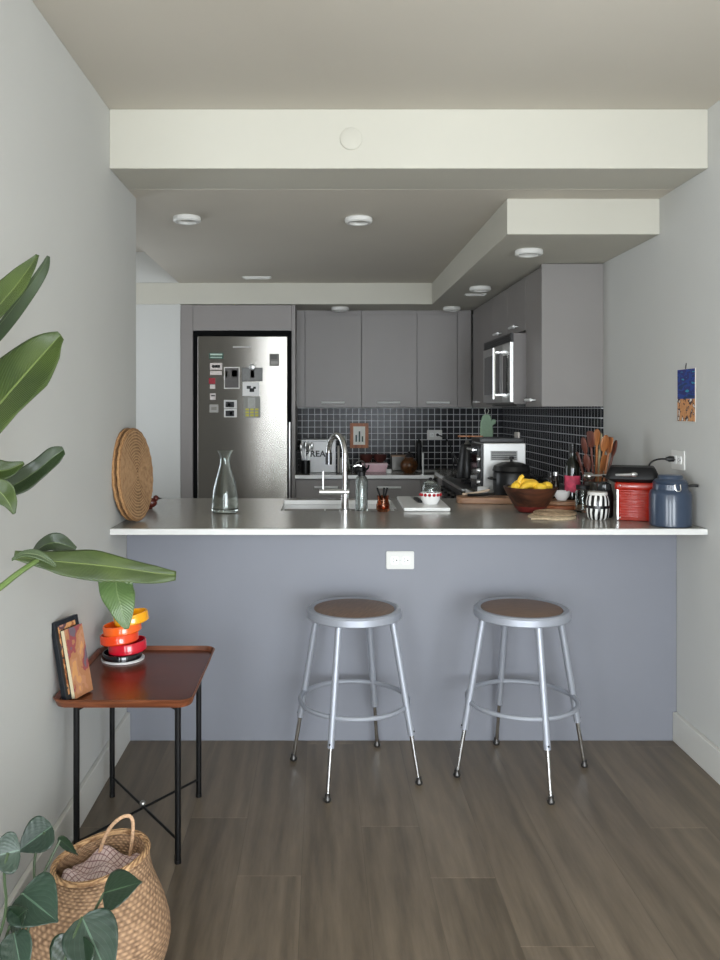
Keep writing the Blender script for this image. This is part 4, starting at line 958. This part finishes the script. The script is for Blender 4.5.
MB().lathe([(.0140, .215), (.0142, .2155), (.0142, .245), (.016, .247), (.016, .2585), (0, .259)], n=24, cap=False).build('foil_cap', BLACK, t)
for i, (x, y) in enumerate(((1.075, 3.84), (1.105, 3.86))):
    t = thing('oil_bottle', ('left one of two small dark bottles behind the white bowl', 'right one of two small dark bottles behind the white bowl')[i], 'bottle', (x, y, zb2), 0, 'small dark bottles on the round boards')
    MB().lathe([(0, 0), (.016, 0), (.017, .004), (.017, .075), (.010, .09), (.009, .105), (0, .105)], n=20).build('bottle_body', mat('small_bottle', (30, 24, 20), .12), t)
    MB().lathe([(0, .105), (.011, .105), (.011, .122), (0, .122)], n=16).build('cap', (BLACK, STEELB)[i], t)
t = thing('white_bowl', 'small white bowl on the round wooden boards', 'bowl', (1.105, 3.765, zb2))
MB().lathe([(0, 0), (.02, 0), (.034, .02), (.038, .042), (.035, .042), (.031, .021), (0, .007)], n=36).build('bowl_body', WHITE, t)
# utensil crock
uc = thing('utensil_crock', 'dark crock crowded with wooden spoons behind the striped jar', 'crock', onc(596, 508))
ux, uy, uz = uc.location
MB().lathe([(0, 0), (.05, 0), (.056, .008), (.058, .12), (.054, .125), (.050, .12), (.050, .010), (0, .010)], n=36).build('crock_body', mat('crock_glaze', (64, 60, 54), .25, var=.25), uc)
sp_ = [(-14, 438, 7, 0, 'd'), (-7, 431, 6, 1, 'd'), (0, 430, 6, 0, 'l'), (4, 433, 7, 1, 'g'), (9, 436, 7, 0, 'l'), (14, 437, 7, 1, 'l'), (19, 441, 6, 0, 'd'), (-20, 452, 5, 1, 'd'), (-11, 455, 5, 0, 'd'), (8, 455, 5, 1, 'l')]
kinds_ = {'d': SPOOND, 'l': SPOONW, 'g': mat('spoon_pale', (150, 140, 110), .5, var=.2, scale=40)}
ulab = ['dark wooden spoon leaning far left in the crock', 'dark wooden spoon, tallest left of centre in the crock', 'light brown wooden spoon in the middle of the crock', 'pale wooden spatula in the middle of the crock',
        'light brown wooden spoon just right of the middle of the crock', 'light brown flat spatula leaning right in the crock', 'dark wooden spoon leaning furthest right in the crock', 'short dark spatula leaning lowest left in the crock',
        'short dark wooden spoon at the left of the crock', 'short light wooden spatula at the right front of the crock']
for i, (dx, py, wpx, typ, kk) in enumerate(sp_):
    d_s = uy + (-.03+.012*(i % 4)); topp = Vector(((597+dx-CX)*d_s/F, d_s, CH-(py-CY)*d_s/F))
    base = Vector((ux+dx*.0011, uy+(-.02+.01*(i % 5)), uz+.03)); v = topp-base; Ls = v.length
    o_ = thing('wooden_spoon' if typ == 0 else 'wooden_spatula', ulab[i], 'utensil', base, 0, 'wooden utensils in the crock')
    o_.rotation_mode = 'QUATERNION'; o_.rotation_quaternion = v.to_track_quat('Z', 'Y')
    MB().tube([(0, 0, 0), (0, 0, Ls-.05)], .0055, n=8).build('handle', kinds_[kk], o_)
    hw_ = wpx*d_s/F*.85
    if typ == 0: MB().sphere((0, 0, Ls-.035), .035, (hw_/.035, .2, 1.15), n=16).build('spoon_bowl', kinds_[kk], o_)
    else: MB().prism(rrect(-hw_, hw_, Ls-.075, Ls, hw_*.7), -.003, .003, M=Matrix.Rotation(R(90), 4, 'X')).build('blade', kinds_[kk], o_)
t = thing('steel_ladle', 'steel ladle lying sideways across the top of the utensil crock', 'ladle', (0, 0, 0))
MB().tube([W(590, 475.5, 3.52), W(612, 475, 3.36), W(634, 474.5, 3.24)], (.004, .006), n=10).build('handle', STEELB, t)
MB().sphere(W(634, 474.5, 3.24), .011, (1.3, .8, .8)).build('handle_end', STEELB, t)
MB().sphere(W(589, 476, 3.54), .024, (1, 1, .7)).build('ladle_bowl', STEEL, t)
# striped jar
def stripes(name):
    m = bpy.data.materials.new(name); m.use_nodes = True; nt = m.node_tree; b = nt.nodes['Principled BSDF']; L = nt.links
    tc = N(nt, 'ShaderNodeTexCoord'); sp = N(nt, 'ShaderNodeSeparateXYZ'); L.new(tc.outputs['Object'], sp.inputs[0])
    an = mth(nt, 'ARCTAN2', sp.outputs['Y'], sp.outputs['X'])
    nz = N(nt, 'ShaderNodeTexNoise'); nz.inputs['Scale'].default_value = 14; L.new(tc.outputs['Object'], nz.inputs['Vector'])
    sh = mth(nt, 'MULTIPLY', mth(nt, 'GREATER_THAN', sp.outputs['Z'], .052), 1.6)
    f = mth(nt, 'SINE', mth(nt, 'ADD', mth(nt, 'ADD', mth(nt, 'MULTIPLY', an, 13), sh), mth(nt, 'MULTIPLY', nz.outputs['Fac'], 5)))
    gap = mth(nt, 'GREATER_THAN', mth(nt, 'ABSOLUTE', mth(nt, 'SUBTRACT', sp.outputs['Z'], .052)), .006)
    v = mth(nt, 'MULTIPLY', mth(nt, 'GREATER_THAN', f, .15), gap)
    mx = N(nt, 'ShaderNodeMix', data_type='RGBA'); L.new(v, mx.inputs[0]); mx.inputs[6].default_value = (*lin((16, 16, 17)), 1); mx.inputs[7].default_value = (*lin((232, 232, 228)), 1)
    L.new(mx.outputs[2], b.inputs['Base Color']); b.inputs['Roughness'].default_value = .25; return m
t = thing('striped_jar', 'black and white striped jar with a pale lid on the counter', 'jar', onc(597.5, 520.5, .045))
MB().lathe([(0, 0), (.036, 0), (.043, .008), (.047, .03), (.047, .075), (.042, .095), (.038, .10), (0, .10)], n=44).build('jar_body', stripes('zebra_glaze'), t)
MB().lathe([(0, .10), (.039, .10), (.040, .104), (.038, .112), (0, .114)], n=36).build('lid', mat('pale_lid', (206, 204, 198), .4), t)
t = thing('glass_jar', 'clear glass jar behind the striped jar, left of the red bin', 'jar', onc(583, 512))
MB().lathe([(0, 0), (.03, 0), (.033, .005), (.033, .09), (.028, .10), (.026, .10), (.030, .088), (.030, .008), (0, .008)], n=32).build('glass_body', GLASS, t)
MB().lathe([(0, .101), (.030, .101), (.030, .118), (0, .118)], n=28).build('lid', DARKIRON, t)
# black pot left of red bin
t = thing('black_canister', 'short black canister between the striped jar and the red bin', 'canister', (1.192, 3.452, .9145))
MB().lathe([(0, 0), (.033, 0), (.037, .006), (.038, .09), (.034, .11), (.032, .115), (0, .115)], n=36).build('canister_body', BLACK, t)
MB().lathe([(0, .115), (.030, .115), (.032, .12), (.028, .14), (.01, .15), (0, .15)], n=28).build('lid', mat('dark_glass_lid', (46, 48, 48), .1), t)
# red ribbed bin
d0 = 3.315; xc = (635.5-CX)*d0/F; cb_ = (xc+.342*.075, d0+.94*.075)
t = thing('red_bin', 'glossy red ribbed metal bin with a flared top and steel corner edge', 'bin', (cb_[0], cb_[1], .9145), R(-20))
hw = 16.5*d0/F; RED = mat('red_enamel', (152, 30, 14), .22, var=.06, coat=.4)
m_ = MB(); bm = m_.bm; rows = []
N_ = 24
hh = .156
lev = [(0, 0), (0.003, .003)]
for k in range(11):
    zz = .012+k*.0105; lev += [(.0, zz), (.0022, zz+.003), (.0022, zz+.006), (0, zz+.009)]
lev += [(0.0, .124), (.012, .127), (.014, .130), (.014, hh-.004), (.010, hh)]
for off, zz in lev:
    rows.append([bm.verts.new((x, y, zz)) for x, y in rrect(-hw-off, hw+off, -.062-off, .062+off, .010+off*.3, 4)])
for a, b in zip(rows, rows[1:]):
    nn = len(a)
    for i in range(nn): bm.faces.new((a[i], a[(i+1) % nn], b[(i+1) % nn], b[i]))
bm.faces.new(rows[0][::-1]); bm.faces.new(rows[-1]); m_.build('bin_body', RED, t, ang=50)
MB().box(-hw-.004, -hw+.0025, -.0655, -.058, .004, hh).build('edge_strip', STEELB, t)
for z_ in (.012, hh-.012): MB().sphere((-hw+.008, -.0665 if z_ < .1 else -.077, z_), .0035, n=10).build('rivet', STEELB, t)
t = thing('griddle_pan', 'black rectangular griddle pan resting on the red bin', 'pan', (cb_[0]-.012, cb_[1], .9145+hh+.0005), R(-20))
m_ = MB(); bm = m_.bm; rows = []
for (w2, dd, zz) in ((.078, .066, 0), (.082, .07, .003), (.103, .080, .014), (.103, .080, .022), (.088, .068, .056), (.082, .062, .062)):
    rows.append([bm.verts.new((x, y, zz)) for x, y in rrect(-w2, w2, -dd, dd, .02, 5)])
for a, b in zip(rows, rows[1:]):
    nn = len(a)
    for i in range(nn): bm.faces.new((a[i], a[(i+1) % nn], b[(i+1) % nn], b[i]))
bm.faces.new(rows[0][::-1]); bm.faces.new(rows[-1]); m_.build('pan_body', mat('cast_black', (18, 18, 19), .5, var=.1, spec=.3), t)
MB().tube([(-.10, -.03, .018), (-.113, -.03, .02), (-.113, .03, .02), (-.10, .03, .018)], .005, n=8, smooth=1).build('loop_handle', mat('cast_black', (18, 18, 19), .5, var=.1, spec=.3), t)
# blue canister
BLU = mat('blue_enamel', (50, 62, 80), .28, var=.05, coat=.3)
t = thing('blue_canister', 'blue-grey enamel canister with lid at the right end of the counter', 'canister', ((670.3-CX)*3.205/F, 3.205, .9145))
MB().lathe([(0, 0), (.074, 0), (.078, .004), (.0785, .122), (.074, .134), (.066, .142), (.064, .162), (.067, .166), (.064, .168), (.058, .165), (0, .163)], n=56).build('canister_body', BLU, t)
MB().lathe([(.062, .167), (.063, .172), (.056, .180), (.047, .184), (.045, .194), (.041, .198), (0, .199)], n=48).build('lid', BLU, t)
m_ = MB(); m_.tube([(-.010, -.066, .165), (-.010, -.072, .140), (.010, -.072, .140), (.010, -.066, .165)], .003, n=8, smooth=1); m_.build('clasp', CHROME, t)
MB().tube([(.060, -.02, .155), (.080, -.03, .158), (.094, -.032, .157)], .0055, n=10).build('side_lug', DARKIRON, t)
# cord and plug
t = thing('power_cord', 'black power cord plugged into the outlet on the right wall', 'cord', (0, 0, 0))
py_ = 3.395
MB().lathe([(0, 0), (.012, 0), (.012, .018), (.006, .032), (0, .034)], n=16, M=Matrix.Translation((XR-.0095, py_, 1.162)) @ Matrix.Rotation(R(-90), 4, 'Y')).build('plug', BLACK, t)
MB().tube([(XR-.04, py_, 1.162), (XR-.075, py_, 1.162), (XR-.105, 3.40, 1.148), (XR-.11, 3.41, 1.115), (XR-.085, 3.42, 1.10), (XR-.06, 3.42, 1.09), (XR-.06, 3.42, .93), (XR-.10, 3.40, .920)], .0036, n=8, smooth=3).build('cable', BLACK, t)
# postcard on the right wall
t = thing('wall_postcard', 'colourful beach postcard with dark blue sky pinned on the right wall', 'postcard', (XR-.0015, 3.293, 1.318), R(-90))
a_, b__ = -.081, .081
B(a_, b__, -.0015, .001, 0, .213).build('card', mat('card_white', (214, 206, 196), .6), t)
B(a_+.003, b__-.003, -.0022, -.0015, .088, .211).build('sea_print', art_mat('sea_art', [(22, 52, 96), (34, 66, 140), (40, 44, 110), (52, 150, 168)], 26, 1.0, (.5, .5, 1.4)), t)
B(a_+.003, b__-.003, -.0024, -.0015, .002, .092).build('sand_print', art_mat('sand_art', [(196, 138, 88), (206, 150, 100), (200, 140, 90), (60, 42, 46), (222, 214, 206)], 40, 5.0), t)
MB().tube([(0, -.004, .212), (0, -.001, .235)], .0018, n=6).build('pin', BLACK, t)

# ------------------------------------------------------------------ back counter things
ZK = .8875
def onb(px, d=6.15): return ((px-CX)*d/F, d, ZK)
bx = thing('bread_bin', 'white bread bin with black lettering at the back left counter', 'bread bin', onb(318.5, 6.2))
B(-.132, .132, -.02, .17, .0, .235).build('bin_body', mat('bin_white', (244, 245, 246), .35, var=.02), bx, bevel=.008, seg=3)
B(-.134, .134, -.022, .172, .235, .247).build('lid', mat('bin_white', (214, 216, 218)), bx, bevel=.003)
fc = bpy.data.curves.new('lettering', 'FONT'); fc.body = 'BREAD'; fc.size = .062; fc.align_x = 'CENTER'; fc.extrude = .0008; fc.offset = .0025; fc.space_character = 1.08
fo = bpy.data.objects.new('lettering_tmp', fc); COL.objects.link(fo)
dg = bpy.context.evaluated_depsgraph_get(); me = bpy.data.meshes.new_from_object(fo.evaluated_get(dg)); bpy.data.objects.remove(fo)
me.materials.clear(); me.materials.append(BLACK)
lo_ = bpy.data.objects.new('lettering', me); COL.objects.link(lo_); lo_.parent = bx; lo_.location = (0, -.0215, .120); lo_.rotation_euler = (R(90), 0, 0)
t = thing('utensil_cup', 'dark cup of metal cutlery in front of the bread bin', 'cup', onb(305.5, 6.05))
MB().lathe([(0, 0), (.03, 0), (.034, .005), (.036, .10), (.033, .10), (.031, .008), (0, .008)], n=28).build('cup_body', BLACK, t)
tx, ty, tz = t.location
for i, (a, b, h) in enumerate(((-.022, 0, .22), (0, .01, .235), (.02, -.005, .215), (.03, .012, .23))):
    o_ = thing('fork', ('leftmost piece of cutlery in the dark cup', 'tallest piece of cutlery in the dark cup', 'shortest piece of cutlery in the dark cup', 'rightmost piece of cutlery in the dark cup')[i], 'cutlery', (tx+a*.4, ty+b, tz+.01), 0, 'cutlery in the dark cup')
    MB().tube([(0, 0, 0), (a, 0, h-.06)], .003, n=6).build('handle', STEEL, o_); MB().sphere((a*1.15, 0, h-.035), .03, (.4, .2, 1), n=10).build('fork_head', STEEL, o_)
t = thing('wire_rack', 'dark wire rack at the far left end of the back counter', 'rack', onb(299.5, 6.1))
m_ = MB()
for k in range(4): m_.tube([(-.02+.012*k, -.06, 0), (-.026+.012*k, -.06, .17), (-.022+.012*k, .08, .17), (-.016+.012*k, .08, 0)], .003, n=6)
m_.build('wires', DARKIRON, t)
for i, (px, c, h, lb) in enumerate(((338.5, (60, 58, 72), .20, 'dark purple-grey book standing beside the bread bin'), (341.6, (200, 200, 196), .11, 'short white book standing beside the bread bin'), (344.6, (36, 40, 38), .23, 'tall black-green book standing beside the bread bin'))):
    t = thing('book', lb, 'book', onb(px, 6.12), 0, 'books standing beside the bread bin')
    B(-.009, .009, 0, .16, 0.001, h).build('cover', mat('bk%d' % i, c, .5), t, bevel=.001); B(-.007, .007, -.0006, .155, .004, h+.0006).build('pages', mat('book_pages', (170, 166, 156), .8), t)
t = thing('leaning_board', 'thin board leaning beside the books on the back counter', 'board', onb(349.5, 6.3)); t.location.z += .012; t.rotation_euler = (R(-8), R(-9), 0)
B(-.006, .006, -.06, .10, .001, .26).build('board', mat('lean_board', (120, 124, 110), .4), t, bevel=.002)
x_, y_ = (359.2-CX)*6.59/F, 6.592
t = thing('framed_print', 'small orange wooden picture frame on the dark tiles', 'picture frame', (x_, y_, CH-(448-CY)*6.59/F))
fw, fh = .148, .20
m_ = MB(); m_.box(-fw/2, -fw/2+.026, -.014, 0, 0, fh); m_.box(fw/2-.026, fw/2, -.014, 0, 0, fh); m_.box(-fw/2+.026, fw/2-.026, -.014, 0, 0, .026); m_.box(-fw/2+.026, fw/2-.026, -.014, 0, fh-.026, fh); m_.build('frame', FRAMEW, t, bevel=.002)
B(-fw/2+.02, fw/2-.02, -.006, -.001, .02, fh-.02).build('print', mat('print_paper', (244, 244, 236), .6), t)
m_ = MB()
for k, (a, h) in enumerate(((-.024, .055), (.002, .085), (.026, .045))): m_.box(a-.006, a+.006, -.0075, -.006, .05, .05+h)
m_.build('print_figures', mat('print_green', (36, 66, 60), .6), t)
t = thing('black_teapot', 'small black teapot behind the soap dispenser on the back counter', 'teapot', onb(360, 6.03))
MB().lathe([(0, 0), (.035, 0), (.046, .02), (.044, .045), (.028, .062), (0, .068)], n=32).build('pot_body', BLACK, t)
MB().tube([(.04, 0, .03), (.06, 0, .045), (.066, 0, .066)], (.009, .005), n=8).build('spout', BLACK, t)
MB().tube([(-.03, 0, .05), (-.03, 0, .085), (.01, 0, .10), (.035, 0, .085), (.035, 0, .05)], .004, n=8, smooth=2).build('bail_handle', STEEL, t)
for i, (px, lb) in enumerate(((366, 'dark brown round bowl nearer the orange frame, on the pink box'), (380, 'dark brown round bowl further right on the pink box'))):
    t = thing('brown_bowl', lb, 'bowl', ((px-CX)*6.3/F, 6.3, ZK+.0665), 0, 'brown bowls on the pink box')
    MB().lathe([(0, 0), (.025, 0), (.048, .03), (.053, .062), (.050, .062), (.045, .031), (0, .006)], n=32).build('bowl_body', mat('brown_glaze', (78, 42, 38), .3, var=.1), t)
t = thing('pink_box', 'pale pink box under the brown bowls on the back counter', 'box', onb(374.5, 6.28))
B(-.095, .095, -.06, .08, 0, .06).build('box_body', mat('pink_card', (228, 190, 198), .6), t, bevel=.003); B(-.097, .097, -.062, .082, .05, .066).build('lid', mat('pink_lid', (234, 204, 210), .6), t, bevel=.002)
t = thing('salt_shaker', 'tiny white and black shaker right of the pink box', 'shaker', onb(389, 6.12))
MB().lathe([(0, 0), (.02, 0), (.022, .022), (.018, .03), (0, .03)], n=20).build('shaker_body', WHITE, t); MB().lathe([(0, .03), (.018, .03), (.014, .045), (0, .047)], n=20).build('cap', BLACK, t)
t = thing('grey_tin', 'low grey tin behind the patterned brown vase', 'tin', onb(400, 6.42))
B(-.07, .07, -.05, .05, 0, .115).build('tin_body', mat('grey_tin', (124, 122, 118), .4, .3), t, bevel=.006)
B(-.071, .071, -.051, .051, .105, .118).build('lid', mat('tan_lid', (160, 130, 104), .5), t, bevel=.003)
def dots(name):
    m = mat(name, (84, 52, 26), .3, var=.85, scale=60); return m
t = thing('patterned_vase', 'rounded brown and gold patterned vase on the back counter', 'vase', onb(409, 6.13))
MB().lathe([(0, 0), (.035, 0), (.060, .03), (.066, .06), (.056, .09), (.034, .108), (.034, .118), (.028, .118), (.028, .106), (0, .02)], n=40).build('vase_body', dots('gold_dots'), t)
MB().lathe([(0, .112), (.034, .12), (.022, .14), (.008, .148), (.012, .16), (0, .164)], n=24).build('lid', mat('vase_lid', (38, 36, 38), .3), t)
t = thing('serving_plate', 'flat pale plate on the back counter by the candle', 'plate', onb(427, 6.15))
MB().lathe([(0, 0), (.05, 0), (.085, .012), (.087, .016), (.05, .006), (0, .006)], n=40).build('plate_body', mat('plate_grey', (190, 190, 188), .3), t)
t = thing('candle', 'slim white candle upright on the back counter', 'candle', ((423-CX)*6.0/F, 6.0, ZK))
MB().lathe([(0, 0), (.02, 0), (.02, .004), (.008, .008), (0, .008)], n=20).build('holder', STEEL, t); MB().lathe([(0, .008), (.0065, .008), (.0065, .155), (0, .158)], n=14).build('wax', mat('wax', (226, 226, 222), .5), t)
MB().tube([(0, 0, .157), (.001, 0, .166)], .001, n=5).build('wick', BLACK, t)
t = thing('desk_lamp', 'small black task light at the back beside the candle', 'lamp', ((419-CX)*6.45/F, 6.45, ZK))
t['label'] = 'dark metal mill standing behind the candle'; t['category'] = 'mill'; t.name = 'pepper_mill'
MB().lathe([(0, 0), (.024, 0), (.026, .01), (.018, .05), (.022, .10), (.018, .15), (.023, .18), (.018, .21), (.008, .218), (.012, .232), (0, .24)], n=24).build('mill_body', DARKIRON, t)
t = thing('appliance_cord', 'black cord plugged into the tile wall outlet', 'cord', (0, 0, 0))
ox = (437.5-CX)*6.59/F
MB().lathe([(0, 0), (.013, 0), (.011, .02), (.005, .03), (0, .03)], n=14, M=Matrix.Translation((ox, 6.589, 1.157)) @ Matrix.Rotation(R(90), 4, 'X')).build('plug', BLACK, t)
MB().tube([(ox, 6.56, 1.157), (ox+.05, 6.54, 1.14), (ox+.10, 6.54, 1.08), (ox+.11, 6.53, .96), (ox+.12, 6.5, .895)], .005, n=8, smooth=2).build('cable', BLACK, t)
# oven mitt hanging under the microwave
t = thing('oven_mitt', 'sage green oven mitt hanging from the microwave', 'oven mitt', (1.075, 5.32, 1.1655)); t.scale = (1.12, 1.12, 1.12)
ol = [(-.034, 0), (.034, 0), (.038, .05), (.034, .085), (.052, .095), (.054, .115), (.040, .122), (.028, .115), (.022, .142), (0, .150), (-.024, .142), (-.036, .10), (-.038, .05)]
MB().prism(ol, -.009, .009, M=Matrix.Rotation(R(90), 4, 'X')).build('mitt_body', mat('sage_cloth', (150, 176, 150), .9, var=.05, scale=80, bump=.3), t, bevel=.006, seg=3)
MB().tube([(-.004, 0, .148), (-.012, 0, .17), (0, 0, .193), (.012, 0, .17), (.004, 0, .148)], .0025, n=6).build('hanging_loop', mat('loop_tape', (190, 190, 180), .8), t)
B(-.036, .036, -.0105, .0105, .0, .014).build('cuff_hem', mat('sage_hem', (120, 150, 122), .9), t, bevel=.003)
t = thing('rolling_pin', 'brown wooden utensil holder behind the oven mitt', 'holder', (1.02, 5.30, .9455)); t.name = 'wooden_holder'
t['label'] = 'brown wooden utensil holder at the back of the range'; 
MB().lathe([(0, 0), (.04, 0), (.042, .01), (.042, .17), (.037, .17), (.037, .01), (0, .01)], n=28).build('holder_body', mat('holder_brown', (130, 82, 58), .6), t)
